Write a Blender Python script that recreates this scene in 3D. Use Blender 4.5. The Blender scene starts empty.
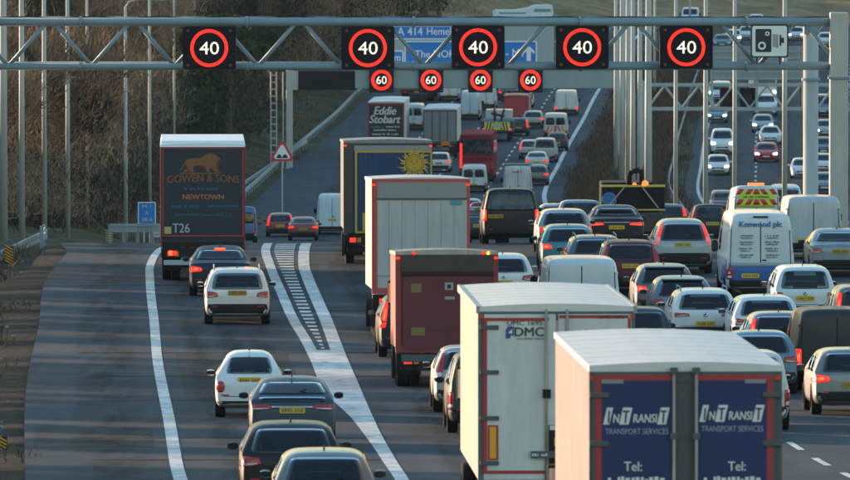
import bpy, math, random
from mathutils import Vector, Matrix
from mathutils.bvhtree import BVHTree
random.seed(7)
S = bpy.context.scene
COL = S.collection
R_ = math.radians
# ------------------------------------------------------------------ camera, sky, sun, exposure
F = 10000.0; CX = 425.0; CY = 240.0; TILT = R_(2.977); CZ = 40.0
cd = bpy.data.cameras.new('camera'); cam = bpy.data.objects.new('camera', cd); COL.objects.link(cam)
cam.location = (0, 0, CZ); cam.rotation_euler = (R_(90) - TILT, 0, 0)
cd.sensor_width = 36.0; cd.lens = 36.0 * F / 850.0; cd.clip_start = 1.0; cd.clip_end = 12000.0
cd.dof.use_dof = True; cd.dof.focus_distance = 285.0; cd.dof.aperture_fstop = 9.0
S.camera = cam
SUN_EL = R_(6.0)
SUN_AZ = R_(38.0)                      # degrees ahead of straight left
W = bpy.data.worlds.new('World'); S.world = W; W.use_nodes = True
nt = W.node_tree; bg = nt.nodes['Background']
sk = nt.nodes.new('ShaderNodeTexSky'); sk.sky_type = 'NISHITA'; sk.sun_disc = False
sdir = Vector((-math.cos(SUN_AZ) * math.cos(SUN_EL), math.sin(SUN_AZ) * math.cos(SUN_EL), math.sin(SUN_EL)))
sk.sun_elevation = SUN_EL; sk.sun_rotation = math.atan2(sdir.x, sdir.y)
sk.air_density = 1.6; sk.dust_density = 0.2; sk.ozone_density = 3.0
nt.links.new(sk.outputs[0], bg.inputs[0]); bg.inputs[1].default_value = 0.15
sl = bpy.data.lights.new('sun', 'SUN'); sun = bpy.data.objects.new('sun', sl); COL.objects.link(sun)
sl.energy = 2.6; sl.angle = R_(0.6); sl.color = (1.0, 0.67, 0.44)
sun.rotation_euler = (-sdir).to_track_quat('-Z', 'Y').to_euler()
S.view_settings.view_transform = 'Standard'; S.view_settings.look = 'None'
S.view_settings.exposure = 2.02; S.view_settings.gamma = 1.0
S.cycles.max_bounces = 5; S.cycles.diffuse_bounces = 2; S.cycles.glossy_bounces = 3

# ------------------------------------------------------------------ geometry of the place
def mono(P):                            # monotone cubic through (x, y) pairs
    xs = [p[0] for p in P]; ys = [p[1] for p in P]; n = len(xs)
    d = [(ys[i+1]-ys[i])/(xs[i+1]-xs[i]) for i in range(n-1)]
    m = [d[0]] + [0 if d[i-1]*d[i] <= 0 else 2*d[i-1]*d[i]/(d[i-1]+d[i]) for i in range(1, n-1)] + [d[-1]]
    def f(x):
        if x <= xs[0]: return ys[0] + m[0]*(x-xs[0])
        if x >= xs[-1]: return ys[-1] + m[-1]*(x-xs[-1])
        lo, hi = 0, n-1
        while hi-lo > 1:
            k = (lo+hi)//2
            if xs[k] <= x: lo = k
            else: hi = k
        h = xs[hi]-xs[lo]; t = (x-xs[lo])/h
        return ((2*t**3-3*t*t+1)*ys[lo] + (t**3-2*t*t+t)*h*m[lo] + (-2*t**3+3*t*t)*ys[hi] + (t**3-t*t)*h*m[hi])
    return f
Hs = mono([(60,11.6),(100,12.3),(130,12.9),(161,13.45),(176,13.8),(200,14.75),(244,16.15),(270,16.75),(303,17.15),(322,17.4),(340,17.85),(362,18.95),
           (400,20.95),(450,23.6),(500,26.25),(550,28.85),(600,31.3),(625,32.25),(650,32.8),(690,33.25),(725,33.65),(770,34.0),(800,34.2),
           (833,34.35),(870,34.5),(925,34.5),(1050,34.0),(1100,34.1),(1150,34.9),(1300,40.2),(1600,45.0),(2500,44.0)])
_g = {}
def zr(y):                              # height of the carriageway, linear on a 2 m grid
    k = math.floor(y/2.0); t = y/2.0-k
    for q in (k, k+1):
        if q not in _g: _g[q] = CZ-Hs(q*2.0)
    return _g[k]*(1-t)+_g[k+1]*t
def proj(x, y, z):
    dz = z-CZ; c, s = math.cos(TILT), math.sin(TILT)
    f = y*c - dz*s; u = dz*c + y*s
    return CX+F*x/f, CY-F*u/f
def wx(px, d): return (px-CX)*d/F
def wz(py, d):                          # height seen at pixel row py at distance d
    v = (CY-py)/F; c, s = math.cos(TILT), math.sin(TILT)
    return CZ + d*(v*c-s)/(c+v*s)
def d_row(py, h=0.0, lo=80.0, hi=339.0):
    for _ in range(40):
        m = (lo+hi)/2
        if proj(0, m, zr(m)+h)[1] > py: lo = m
        else: hi = m
    return (lo+hi)/2
def track(P): 
    L = []
    for px, py in P:
        d = d_row(py); L.append((d, wx(px, d)))
    return sorted(L)
LC = mono([(60,2.6),(100,2.0),(130,1.2),(200,-.64),(244,-1.6),(278,-2.65),(333,-4.0),(450,-5.9),(600,-8.2),(690,-8.5),(770,-6.4),(870,-2.9),(925,-.9),(1050,5),(1200,13),(1600,40)])
RE = mono([(60,20.5),(100,20),(200,18),(300,15.9),(350,14.9),(400,13.6),(500,11.0),(600,8.8),(690,8.3),(770,10.4),(870,13.9),(925,15.9),(1050,21.5),(1200,30),(1600,57)])
far_T = [(345,-12.6),(400,-14.2),(500,-15.2),(600,-13.6),(705,-11.5),(770,-9.9),(870,-6.7),(925,-5.0),(1050,1.0),(1200,9.0),(1600,36)]
TE = mono([(60,-7.0)]+track([(24,600),(24,480),(25,390),(30,360),(37,330),(50,272),(64,256)])+far_T)      # left edge of tarmac
EL = mono([(60,-2.0)]+track([(204,560),(180,480),(168.5,420),(157,360),(153.5,320),(151,300),(149.5,280),(150,265),(157,252)])+[(345,-8.7),(400,-10.6),(500,-11.3),(600,-10.3),(705,-9.0),(770,-7.0)])
GL = mono([(60,1.9)]+track([(409,520),(395,480),(353,420),(323,390),(310,360),(300,340),(288,320),(275,290),(266,268),(261,249)])+[(345,-5.55)])
GR = mono([(60,2.3)]+track([(425,520),(409,480),(380,432),(361,390),(348,360),(333,322),(323,300),(313,277),(309.5,266),(310,247)])+[(345,-3.9)])
def S0(y): return RE(y)+10.0
def heading(y): return math.atan2(-(LC(y+8)-LC(y-8)), 16.0)
def pitch(y): return math.atan2(zr(y+4)-zr(y), 4.0)

# ------------------------------------------------------------------ materials
MATS = {}
def nodes(m):
    m.use_nodes = True
    return m.node_tree, m.node_tree.nodes['Principled BSDF']
def mat(name, col, rough=.5, metal=0., coat=0., emit=0., dirt=0., dcol=(.06,.05,.045), scale=2.5, spec=.5, bump=0., bscale=60):
    if name in MATS: return MATS[name]
    m = bpy.data.materials.new(name); t, b = nodes(m)
    b.inputs['Base Color'].default_value = (*col, 1); b.inputs['Roughness'].default_value = rough
    b.inputs['Metallic'].default_value = metal; b.inputs['Coat Weight'].default_value = coat
    b.inputs['Specular IOR Level'].default_value = spec
    b.inputs['Coat Roughness'].default_value = .08
    if emit:
        b.inputs['Emission Color'].default_value = (*col, 1); b.inputs['Emission Strength'].default_value = emit
    if dirt or bump:
        tc = t.nodes.new('ShaderNodeTexCoord')
    if dirt:
        n = t.nodes.new('ShaderNodeTexNoise'); n.inputs['Scale'].default_value = scale; n.inputs['Detail'].default_value = 7; n.inputs['Roughness'].default_value = .65
        mp = t.nodes.new('ShaderNodeMapping'); mp.inputs['Scale'].default_value = (1.6, 1, .35)
        t.links.new(tc.outputs['Object'], mp.inputs[0]); t.links.new(mp.outputs[0], n.inputs[0])
        r = t.nodes.new('ShaderNodeMapRange'); r.inputs[1].default_value = .35; r.inputs[2].default_value = .75; r.inputs[4].default_value = dirt
        t.links.new(n.outputs[0], r.inputs[0])
        mx = t.nodes.new('ShaderNodeMix'); mx.data_type = 'RGBA'
        mx.inputs[6].default_value = (*col, 1); mx.inputs[7].default_value = (*dcol, 1)
        t.links.new(r.outputs[0], mx.inputs[0]); t.links.new(mx.outputs[2], b.inputs['Base Color'])
        r2 = t.nodes.new('ShaderNodeMapRange'); r2.inputs[3].default_value = rough; r2.inputs[4].default_value = min(1, rough+.35)
        t.links.new(n.outputs[0], r2.inputs[0]); t.links.new(r2.outputs[0], b.inputs['Roughness'])
    if bump:
        n = t.nodes.new('ShaderNodeTexNoise'); n.inputs['Scale'].default_value = bscale; n.inputs['Detail'].default_value = 4
        t.links.new(tc.outputs['Object'], n.inputs[0])
        bp = t.nodes.new('ShaderNodeBump'); bp.inputs['Strength'].default_value = bump; bp.inputs['Distance'].default_value = .02
        t.links.new(n.outputs[0], bp.inputs['Height']); t.links.new(bp.outputs[0], b.inputs['Normal'])
    MATS[name] = m
    return m
def paint(c, metal=.0, d=.35):
    nm = 'paint_%02d_%02d_%02d_%d' % (c[0]*99, c[1]*99, c[2]*99, d*10); new = nm not in MATS
    m = mat('paint_%02d_%02d_%02d_%d' % (c[0]*99, c[1]*99, c[2]*99, d*10), c, .32, metal, .45 if sum(c) > .25 else .15, dirt=d, dcol=(.12,.115,.11) if sum(c) > .25 else (c[0]*.8+.010,c[1]*.8+.011,c[2]*.8+.012), scale=1.6, spec=.5 if sum(c) > .25 else .3)
    if new:      # the inner side of the shell is dark lining
        t = m.node_tree; b = t.nodes['Principled BSDF']; o = t.nodes['Material Output']; g = t.nodes.new('ShaderNodeNewGeometry'); df = t.nodes.new('ShaderNodeBsdfDiffuse'); df.inputs[0].default_value = (.03,.03,.032,1); mx = t.nodes.new('ShaderNodeMixShader')
        t.links.new(g.outputs['Backfacing'], mx.inputs[0]); t.links.new(b.outputs[0], mx.inputs[1]); t.links.new(df.outputs[0], mx.inputs[2]); t.links.new(mx.outputs[0], o.inputs[0])
    return m
GLASS = mat('dark_glass', (.012,.018,.022), .05, 0, 0, spec=.65)
def _glass():
    t, b = nodes(GLASS); tc = t.nodes.new('ShaderNodeTexCoord'); n = t.nodes.new('ShaderNodeTexNoise'); n.inputs['Scale'].default_value = 3.0
    t.links.new(tc.outputs['Object'], n.inputs[0]); cr = t.nodes.new('ShaderNodeValToRGB')
    cr.color_ramp.elements[0].position = .42; cr.color_ramp.elements[0].color = (.006,.009,.011,1)
    cr.color_ramp.elements[1].position = .68; cr.color_ramp.elements[1].color = (.035,.05,.055,1)
    t.links.new(n.outputs[0], cr.inputs[0]); t.links.new(cr.outputs[0], b.inputs['Base Color'])
_glass()
CLEAR = bpy.data.materials.new('car_window_glass'); CLEAR.use_nodes = True
def _clear():
    t = CLEAR.node_tree; t.nodes.remove(t.nodes['Principled BSDF']); N = t.nodes.new; o = t.nodes['Material Output']
    tr = N('ShaderNodeBsdfTransparent'); tr.inputs[0].default_value = (.42,.52,.53,1); gl = N('ShaderNodeBsdfGlossy'); gl.inputs['Roughness'].default_value = .04; gl.inputs[0].default_value = (.9,.95,1,1)
    fr = N('ShaderNodeFresnel'); fr.inputs[0].default_value = 1.6; mx = N('ShaderNodeMixShader')
    t.links.new(fr.outputs[0], mx.inputs[0]); t.links.new(tr.outputs[0], mx.inputs[1]); t.links.new(gl.outputs[0], mx.inputs[2]); t.links.new(mx.outputs[0], o.inputs[0])
_clear()
SEAT = mat('seat_cloth', (.02,.02,.022), .9, spec=.1)
RUB = mat('tyre_rubber', (.010,.010,.011), .9, spec=.2)
BLK = mat('black_plastic', (.012,.012,.014), .7, spec=.25, dirt=.4, dcol=(.07,.06,.05))
DRK = mat('dark_chassis', (.014,.013,.013), .9, spec=.15, dirt=.6, dcol=(.08,.06,.05))
RIM = mat('alloy', (.35,.36,.38), .35, .8)
CHR = mat('chrome', (.6,.62,.65), .15, 1.)
RED0 = mat('tail_lens', (.42,.02,.02), .2, coat=.6)
RED1 = mat('tail_lens_lit', (1.0,.028,.012), .3, emit=.26)
RED2 = mat('brake_lens_lit', (1.0,.06,.02), .3, emit=.9)
AMB = mat('amber_lens_lit', (1.0,.5,.04), .3, emit=.5)
WLN = mat('clear_lens', (.6,.6,.62), .15, coat=.5)
HDL = mat('headlamp_lit', (1.0,.86,.66), .3, emit=1.6)
HD0 = mat('headlamp_glass', (.5,.52,.55), .12, coat=.8)
YPL = mat('yellow_plate', (.72,.43,.02), .4)
YPLS = [YPL, mat('yellow_plate_faded', (.60,.40,.06), .5), mat('yellow_plate_dirty', (.48,.30,.03), .6, dirt=.5, dcol=(.2,.14,.05))]
WPL = mat('white_plate', (.6,.6,.58), .4)
INK = mat('black_ink', (.015,.015,.015), .6)
GALV = mat('galvanised_steel', (.30,.35,.38), .55, .35, dirt=.5, dcol=(.16,.17,.17), scale=.9)
GALW = mat('column_steel', (.52,.51,.48), .5, .3, dirt=.5, dcol=(.2,.19,.17), scale=.6)

# ------------------------------------------------------------------ objects
def tag(o, label=None, cat=None, group=None, kind=None):
    if label: o['label'] = label
    if cat: o['category'] = cat
    if group: o['group'] = group
    if kind: o['kind'] = kind
    return o
def thing(name, label, cat, loc, rot=(0,0,0), group=None):
    o = bpy.data.objects.new(name, None); COL.objects.link(o); o.empty_display_size = .5
    o.location = loc; o.rotation_euler = rot
    return tag(o, label, cat, group)
def link(name, me, m, parent=None):
    o = bpy.data.objects.new(name, me); COL.objects.link(o)
    if m is not None:
        if not me.materials: me.materials.append(m)
        elif me.materials[0] != m:
            o.material_slots[0].link = 'OBJECT'; o.material_slots[0].material = m
    if parent: o.parent = parent
    return o
class MB:
    def __init__(s): s.v = []; s.f = []
    def box(s, x0, x1, y0, y1, z0, z1):
        b = len(s.v)
        s.v += [(x0,y0,z0),(x1,y0,z0),(x1,y1,z0),(x0,y1,z0),(x0,y0,z1),(x1,y0,z1),(x1,y1,z1),(x0,y1,z1)]
        s.f += [tuple(b+i for i in q) for q in ((0,3,2,1),(4,5,6,7),(0,1,5,4),(1,2,6,5),(2,3,7,6),(3,0,4,7))]
        return s
    def hexa(s, P):
        b = len(s.v); s.v += [tuple(p) for p in P]
        s.f += [tuple(b+i for i in q) for q in ((0,3,2,1),(4,5,6,7),(0,1,5,4),(1,2,6,5),(2,3,7,6),(3,0,4,7))]
        return s
    def tube(s, p, q, r, r2=None, n=10, cap=True):
        p, q = Vector(p), Vector(q); r2 = r if r2 is None else r2
        a = (q-p).normalized(); u = a.orthogonal().normalized(); w = a.cross(u); b = len(s.v)
        for c, rr in ((p, r), (q, r2)):
            for i in range(n):
                t = 2*math.pi*i/n; s.v.append(tuple(c + u*math.cos(t)*rr + w*math.sin(t)*rr))
        for i in range(n): s.f.append((b+i, b+(i+1) % n, b+n+(i+1) % n, b+n+i))
        if cap: s.f.append(tuple(b+i for i in range(n))[::-1]); s.f.append(tuple(b+n+i for i in range(n)))
        return s
    def path(s, pts, r, n=8):
        for a, b in zip(pts, pts[1:]): s.tube(a, b, r, n=n)
        return s
    def lathe(s, prof, axis, n=20, c=(0,0,0)):      # prof: (t, r) along axis
        b = len(s.v); m = len(prof)
        for t, r in prof:
            for i in range(n):
                a = 2*math.pi*i/n; q = (math.cos(a)*r, math.sin(a)*r)
                p = {'x': (t, q[0], q[1]), 'y': (q[0], t, q[1]), 'z': (q[0], q[1], t)}[axis]
                s.v.append((p[0]+c[0], p[1]+c[1], p[2]+c[2]))
        for k in range(m-1):
            for i in range(n): s.f.append((b+k*n+i, b+k*n+(i+1) % n, b+(k+1)*n+(i+1) % n, b+(k+1)*n+i))
        s.f.append(tuple(b+i for i in range(n))); s.f.append(tuple(b+(m-1)*n+i for i in range(n)))
        return s
    def prism(s, P, y0, y1):                        # polygon in xz, from y0 to y1
        b = len(s.v); n = len(P)
        s.v += [(x, y0, z) for x, z in P]+[(x, y1, z) for x, z in P]
        s.f.append(tuple(range(b, b+n))); s.f.append(tuple(range(b+2*n-1, b+n-1, -1)))
        for i in range(n): s.f.append((b+i, b+n+i, b+n+(i+1) % n, b+(i+1) % n))
        return s
    def mesh(s, name, smooth=False):
        me = bpy.data.meshes.new(name); me.from_pydata(s.v, [], s.f); me.validate()
        if smooth: me.shade_smooth()
        me.update(); return me
    def build(s, name, m, parent=None, smooth=False, bevel=0.):
        o = link(name, s.mesh(name, smooth), m, parent)
        if bevel:
            md = o.modifiers.new('bevel', 'BEVEL'); md.width = bevel; md.segments = 2; md.limit_method = 'ANGLE'
        return o
def rrect(x0, x1, z0, z1, r, n=4):
    P = []
    for cx, cz, a0 in ((x1-r, z0+r, -90), (x1-r, z1-r, 0), (x0+r, z1-r, 90), (x0+r, z0+r, 180)):
        for i in range(n+1):
            a = R_(a0+90*i/n); P.append((cx+r*math.cos(a), cz+r*math.sin(a)))
    return P
def disc(cx, cz, r, n=24, a0=0): return [(cx+r*math.cos(2*math.pi*i/n+a0), cz+r*math.sin(2*math.pi*i/n+a0)) for i in range(n)]
def ring(cx, cz, r0, r1, y0, y1, n=40):
    b = MB()
    b.v = []; 
    for y in (y0, y1):
        for r in (r0, r1):
            for i in range(n):
                a = 2*math.pi*i/n; b.v.append((cx+r*math.cos(a), y, cz+r*math.sin(a)))
    for i in range(n):
        j = (i+1) % n
        b.f += [(i, j, n+j, n+i), (n+i, n+j, 3*n+j, 3*n+i), (2*n+i, 3*n+i, 3*n+j, 2*n+j), (i, 2*n+i, 2*n+j, j)]
    return b
_tc = {}
def text(parent, s, x, z, w, h, m, y=-.012, bold=.0, shear=0., name='lettering', space=1., arc=0., thick=.008):
    key = (s, shear, space)
    if key not in _tc:
        cu = bpy.data.curves.new('t', 'FONT'); cu.body = s; cu.size = 1; cu.offset = 0; cu.shear = shear; cu.resolution_u = 3; cu.space_character = space
        to = bpy.data.objects.new('t', cu); COL.objects.link(to)
        dg = bpy.context.evaluated_depsgraph_get(); me = bpy.data.meshes.new_from_object(to.evaluated_get(dg))
        V = [tuple(v.co) for v in me.vertices]; Fc = [tuple(p.vertices) for p in me.polygons]
        bpy.data.objects.remove(to); bpy.data.curves.remove(cu); bpy.data.meshes.remove(me)
        _tc[key] = (V, Fc)
    V, Fc = _tc[key]
    x0 = min(v[0] for v in V); x1 = max(v[0] for v in V); y0 = min(v[1] for v in V); y1 = max(v[1] for v in V)
    b = MB()
    for v in V:
        u = (v[0]-x0)/(x1-x0)-.5; q = (v[1]-y0)/(y1-y0)-.5
        b.v.append((x+u*w, y, z+q*h+arc*(1-4*u*u)))
    b.f = list(Fc)
    if bold:
        n0 = len(b.v); dx = bold*h*.9; V0 = list(b.v)
        for q, (ox, oz) in enumerate(((dx, 0), (-dx, 0), (0, dx*.7))):
            b.v += [(p[0]+ox, p[1]+.0012*(q+1), p[2]+oz) for p in V0]; b.f += [tuple(i+n0*(q+1) for i in f) for f in Fc]
    return b.build(name, m, parent)
def scribble(parent, x, z, w, h, m, y=-.012, seed=0, name='lettering'):   # a line of print too small to read
    rnd = random.Random(seed); b = MB(); t = x-w/2
    while t < x+w/2:
        l = rnd.uniform(.5, 1.0)*h; hh = h*rnd.uniform(.6, 1.0)
        if rnd.random() > .14: b.box(t, min(t+l*.72, x+w/2), y, y+.004, z-h/2, z-h/2+hh)
        t += l
    return b.build(name, m, parent)
def plate(root, x, z, y=-.03, w=.5, h=.115, m=None, front=False):
    p = MB().prism(rrect(x-w/2, x+w/2, z-h/2, z+h/2, .02, 2), y, y+.012).build('number_plate', m or YPLS[int(abs(root.location.x*13+root.location.y*7)) % 3], root)
    b = MB(); n = 7; st = w*.86/7.6; t = x-w*.43; rp = random.Random(int(abs(root.location.x*97+root.location.y*31)))
    for i in range(n):
        k = i+(0.6 if i > 3 else 0); v_ = rp.random()
        b.box(t+st*k+.010, t+st*k+.022, y-.002, y+.001, z-h*.28, z+h*.28); b.box(t+st*k+st-.024, t+st*k+st-.012, y-.002, y+.001, z-h*.28, z+h*.28*(1 if v_ > .5 else -.1))
        b.box(t+st*k+.022, t+st*k+st-.024, y-.0015, y+.001, z+h*(.28-.5*v_)-.014, z+h*(.28-.5*v_))
    b.build('lettering', INK, p)
    return p

# ------------------------------------------------------------------ wheels
_wm = {}
def wheel(root, x, y, r, w, name='wheel'):
    k = (round(r,2), round(w,2))
    if k not in _wm:
        t = MB().lathe([(-w/2,r*.62),(-w/2,r*.93),(-w*.38,r),(w*.38,r),(w/2,r*.93),(w/2,r*.62)], 'x', 22).mesh('tyre', True)
        q = MB().lathe([(-w*.46,r*.63),(-w*.40,r*.5),(-w*.3,r*.16),(-w*.36,.04)], 'x', 16).mesh('rim', True)
        _wm[k] = (t, q)
    o = link(name, _wm[k][0], RUB, root); o.location = (x, y, r)
    if x > 0: o.rotation_euler = (0, 0, math.pi)
    ri = link('rim', _wm[k][1], RIM, o)
    return o
# ------------------------------------------------------------------ cars and vans: lofted body, features laid on it
TYPES = {
 'hatch':  dict(L=4.1, W=1.76, H=1.47, belt=.63, tum=.21, top=[(0,.60),(.02,.66),(.13,.94),(.18,.98),(.35,1),(.5,.99),(.58,.95),(.74,.67),(.80,.63),(.95,.52),(1,.42)]),
 'city':   dict(L=3.5, W=1.63, H=1.49, belt=.60, tum=.33, top=[(0,.55),(.02,.62),(.17,.90),(.24,.97),(.42,1),(.55,.98),(.63,.93),(.78,.68),(.84,.63),(.96,.5),(1,.4)]),
 'civic':  dict(L=4.25,W=1.77, H=1.46, belt=.66, tum=.24, top=[(0,.60),(.015,.70),(.06,.76),(.20,.93),(.28,.98),(.42,1),(.52,.98),(.6,.93),(.76,.66),(.82,.62),(.96,.48),(1,.4)]),
 'saloon': dict(L=4.7, W=1.84, H=1.43, belt=.65, tum=.24, top=[(0,.64),(.015,.70),(.11,.725),(.15,.74),(.29,.95),(.37,.995),(.5,1),(.6,.95),(.74,.69),(.8,.66),(.95,.53),(1,.42)]),
 'estate': dict(L=4.6, W=1.82, H=1.48, belt=.63, tum=.21, top=[(0,.62),(.02,.68),(.09,.94),(.13,.98),(.35,1),(.52,.98),(.6,.94),(.74,.67),(.80,.64),(.96,.53),(1,.43)]),
 'suv':    dict(L=4.5, W=1.83, H=1.62, belt=.62, tum=.19, top=[(0,.60),(.02,.67),(.085,.94),(.13,.985),(.35,1),(.52,.98),(.6,.94),(.73,.68),(.80,.65),(.96,.56),(1,.46)]),
 'crv':    dict(L=4.55,W=1.84, H=1.68, belt=.60, tum=.26, top=[(0,.57),(.02,.63),(.11,.93),(.16,.98),(.35,1),(.52,.98),(.6,.94),(.73,.68),(.80,.65),(.96,.56),(1,.46)]),
 'offroad':dict(L=4.8, W=1.96, H=1.90, belt=.58, tum=.18, top=[(0,.66),(.01,.9),(.025,.965),(.06,.99),(.35,1),(.52,.98),(.62,.95),(.72,.68),(.80,.64),(.97,.58),(1,.48)]),
 'mpv':    dict(L=4.5, W=1.83, H=1.64, belt=.60, tum=.20, top=[(0,.58),(.02,.66),(.07,.93),(.11,.98),(.35,1),(.52,.99),(.62,.94),(.80,.62),(.86,.57),(.97,.48),(1,.42)]),
 'smallvan':dict(L=4.4,W=1.82, H=1.84, belt=.56, tum=.09, top=[(0,.93),(.012,.97),(.04,.995),(.35,1),(.55,.99),(.66,.94),(.80,.60),(.86,.56),(.97,.47),(1,.4)]),
 'van':    dict(L=5.0, W=1.98, H=2.0, belt=.55, tum=.10, top=[(0,.93),(.012,.97),(.04,.995),(.35,1),(.6,.99),(.70,.94),(.84,.60),(.9,.54),(.98,.45),(1,.38)]),
 'bigvan': dict(L=5.8, W=2.04, H=2.5, belt=.50, tum=.13, top=[(0,.94),(.01,.975),(.03,.995),(.35,1),(.68,.99),(.76,.94),(.87,.56),(.92,.50),(.98,.42),(1,.34)]),
}
def body_shell(T):
    L, Wd, H = T['L'], T['W'], T['H']; topf = mono([(a*L, b*H) for a, b in T['top']])
    boxy = T['top'][0][1] > .9
    plan = mono([(0,.93),(.02,.965),(.07,.99),(.18,1),(.75,.995),(.9,.95),(.97,.86),(1,.78)]) if not boxy else mono([(0,.965),(.015,.985),(.05,1),(.8,1),(.92,.94),(.98,.84),(1,.76)])
    botf = mono([(0,.30),(.04,.26),(.15,.2),(.85,.19),(.96,.2),(1,.26)])
    ys = sorted(set([round(L*a, 4) for a in (0,.004,.012,.022,.035,.05,.065,.08,.095,.11,.125,.14,.155,.17,.19,.215,.24,.28,.32,.38,.44,.5,.54,.57,.6,.63,.66,.69,.72,.74,.76,.78,.8,.83,.86,.89,.92,.95,.965,.98,.99,1.0)]))
    V = []; Fc = []; rings = []
    zbelt = T['belt']*H
    for y in ys:
        w = Wd/2*plan(y/L); zt = topf(y); z0 = botf(y/L); zb = min(zbelt, zt-.07); g = max(0, min(1, (zt-zb-.07)/(H-zbelt-.07)))
        wr = w*(1-T['tum']*g)-.03
        hc = [(0,z0),(w*.86,z0),(w*.975,z0+.10),(w*1.0,H*.36 if not boxy else H*.25),(w*.995,zb-.10),(w*.972,zb+.0),(wr+.035,zt-.035-.06*g),(wr-.10-.03*g,zt-.004),(wr*.5,zt+.012),(0,zt+.018)]
        P = hc+[(-a, b) for a, b in hc[-2:0:-1]]
        for _ in range(2):
            Q = []
            for i in range(len(P)):
                a, b = P[i], P[(i+1) % len(P)]
                Q += [(.75*a[0]+.25*b[0], .75*a[1]+.25*b[1]), (.25*a[0]+.75*b[0], .25*a[1]+.75*b[1])]
            P = Q
        rings.append((y, P))
    def cap(y, P, sgn):
        cz = sum(p[1] for p in P)/len(P); out = []
        for k, off in ((.985,.012),(.95,.022),(.8,.030),(.55,.036),(.28,.039)):
            out.append((y+sgn*off, [(p[0]*k, cz+(p[1]-cz)*k) for p in P]))
        return out
    rings = cap(*rings[0], -1)[::-1]+rings+cap(*rings[-1], 1)
    n = len(rings[0][1])
    for y, P in rings: V += [(p[0], y, p[1]) for p in P]
    for k in range(len(rings)-1):
        for i in range(n): Fc.append((k*n+i, (k+1)*n+i, (k+1)*n+(i+1) % n, k*n+(i+1) % n))
    Fc.append(tuple(range(n))); Fc.append(tuple(range((len(rings)-1)*n, len(rings)*n))[::-1])
    return V, Fc, topf
_shell = {}
def shell(kind, T):
    key = (kind, T['L'], T['W'], T['H'])
    if key not in _shell:
        V, Fc, tf = body_shell(T); b = MB(); b.v = V; b.f = Fc
        _shell[key] = (b.mesh('body', True), BVHTree.FromPolygons([Vector(v) for v in V], Fc), tf, {})
    return _shell[key]
def patch(root, name, sh, c4, axis, m, off=.008, n=8, k=9, rnd=.05):
    """a feature laid on the shell. c4: BL, BR, TR, TL in the two coordinates across the axis ('-y' seen from behind, '+y' front, '+x'/'-x' sides)"""
    key = (tuple(c4), axis, off, n, k, rnd); me = sh[3].get(key)
    if me is None:
        bvh = sh[1]; b = MB(); (x0,z0),(x1,z1),(x2,z2),(x3,z3) = c4; G = []
        D = {'-y': Vector((0,1,0)), '+y': Vector((0,-1,0)), '+x': Vector((-1,0,0)), '-x': Vector((1,0,0))}[axis]
        for j in range(k+1):
            row = []
            for i in range(n+1):
                a = 2*i/n-1; c = 2*j/k-1; a2 = a*(1-rnd*c**6); c2 = c*(1-rnd*a**6); s = (a2+1)/2; t = (c2+1)/2
                u = (x0*(1-s)+x1*s)*(1-t)+(x3*(1-s)+x2*s)*t; v = (z0*(1-s)+z1*s)*(1-t)+(z3*(1-s)+z2*s)*t
                o = Vector((u, 0, v)) if 'y' in axis else Vector((0, u, v)); o -= D*20
                h, nn, _, _ = bvh.ray_cast(o, D)
                if h is None:
                    o2 = o+D*20
                    if 'x' in axis: o2.x = 1.0 if axis == '+x' else -1.0
                    elif axis == '+y': o2.y = 4.0
                    h, nn, _, _ = bvh.find_nearest(o2)
                if nn.dot(D) > 0: nn = -nn
                row.append((h, nn))
            G.append(row)
        for row in G:
            for h, nn in row: b.v.append(tuple(h+nn*off))
        W1 = n+1
        for j in range(k):
            for i in range(n): b.f.append((j*W1+i, j*W1+i+1, (j+1)*W1+i+1, (j+1)*W1+i))
        rim = [(0,i) for i in range(n+1)]+[(j,n) for j in range(1,k+1)]+[(k,i) for i in range(n-1,-1,-1)]+[(j,0) for j in range(k-1,0,-1)]
        base = len(b.v)
        for j, i in rim:
            h, nn = G[j][i]; b.v.append(tuple(h-nn*.012))
        for q in range(len(rim)):
            j, i = rim[q]; j2, i2 = rim[(q+1) % len(rim)]
            b.f.append((j*W1+i, base+q, base+(q+1) % len(rim), j2*W1+i2))
        me = b.mesh(name, False)
        for p in me.polygons: p.use_smooth = p.index < n*k
        sh[3][key] = me
    return link(name, me, m, root)
def mir(c4): return [(-c4[1][0],c4[1][1]),(-c4[0][0],c4[0][1]),(-c4[3][0],c4[3][1]),(-c4[2][0],c4[2][1])]
def glass_mat(): return GLASS
VLOG = []
def place(px, where, h=1.5):
    k, v = where[0], where[1]
    if k == 'd': d = v
    elif k == 'bot': d = d_row(v)
    else: d = d_row(v, h)
    return wx(px, d), d
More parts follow.
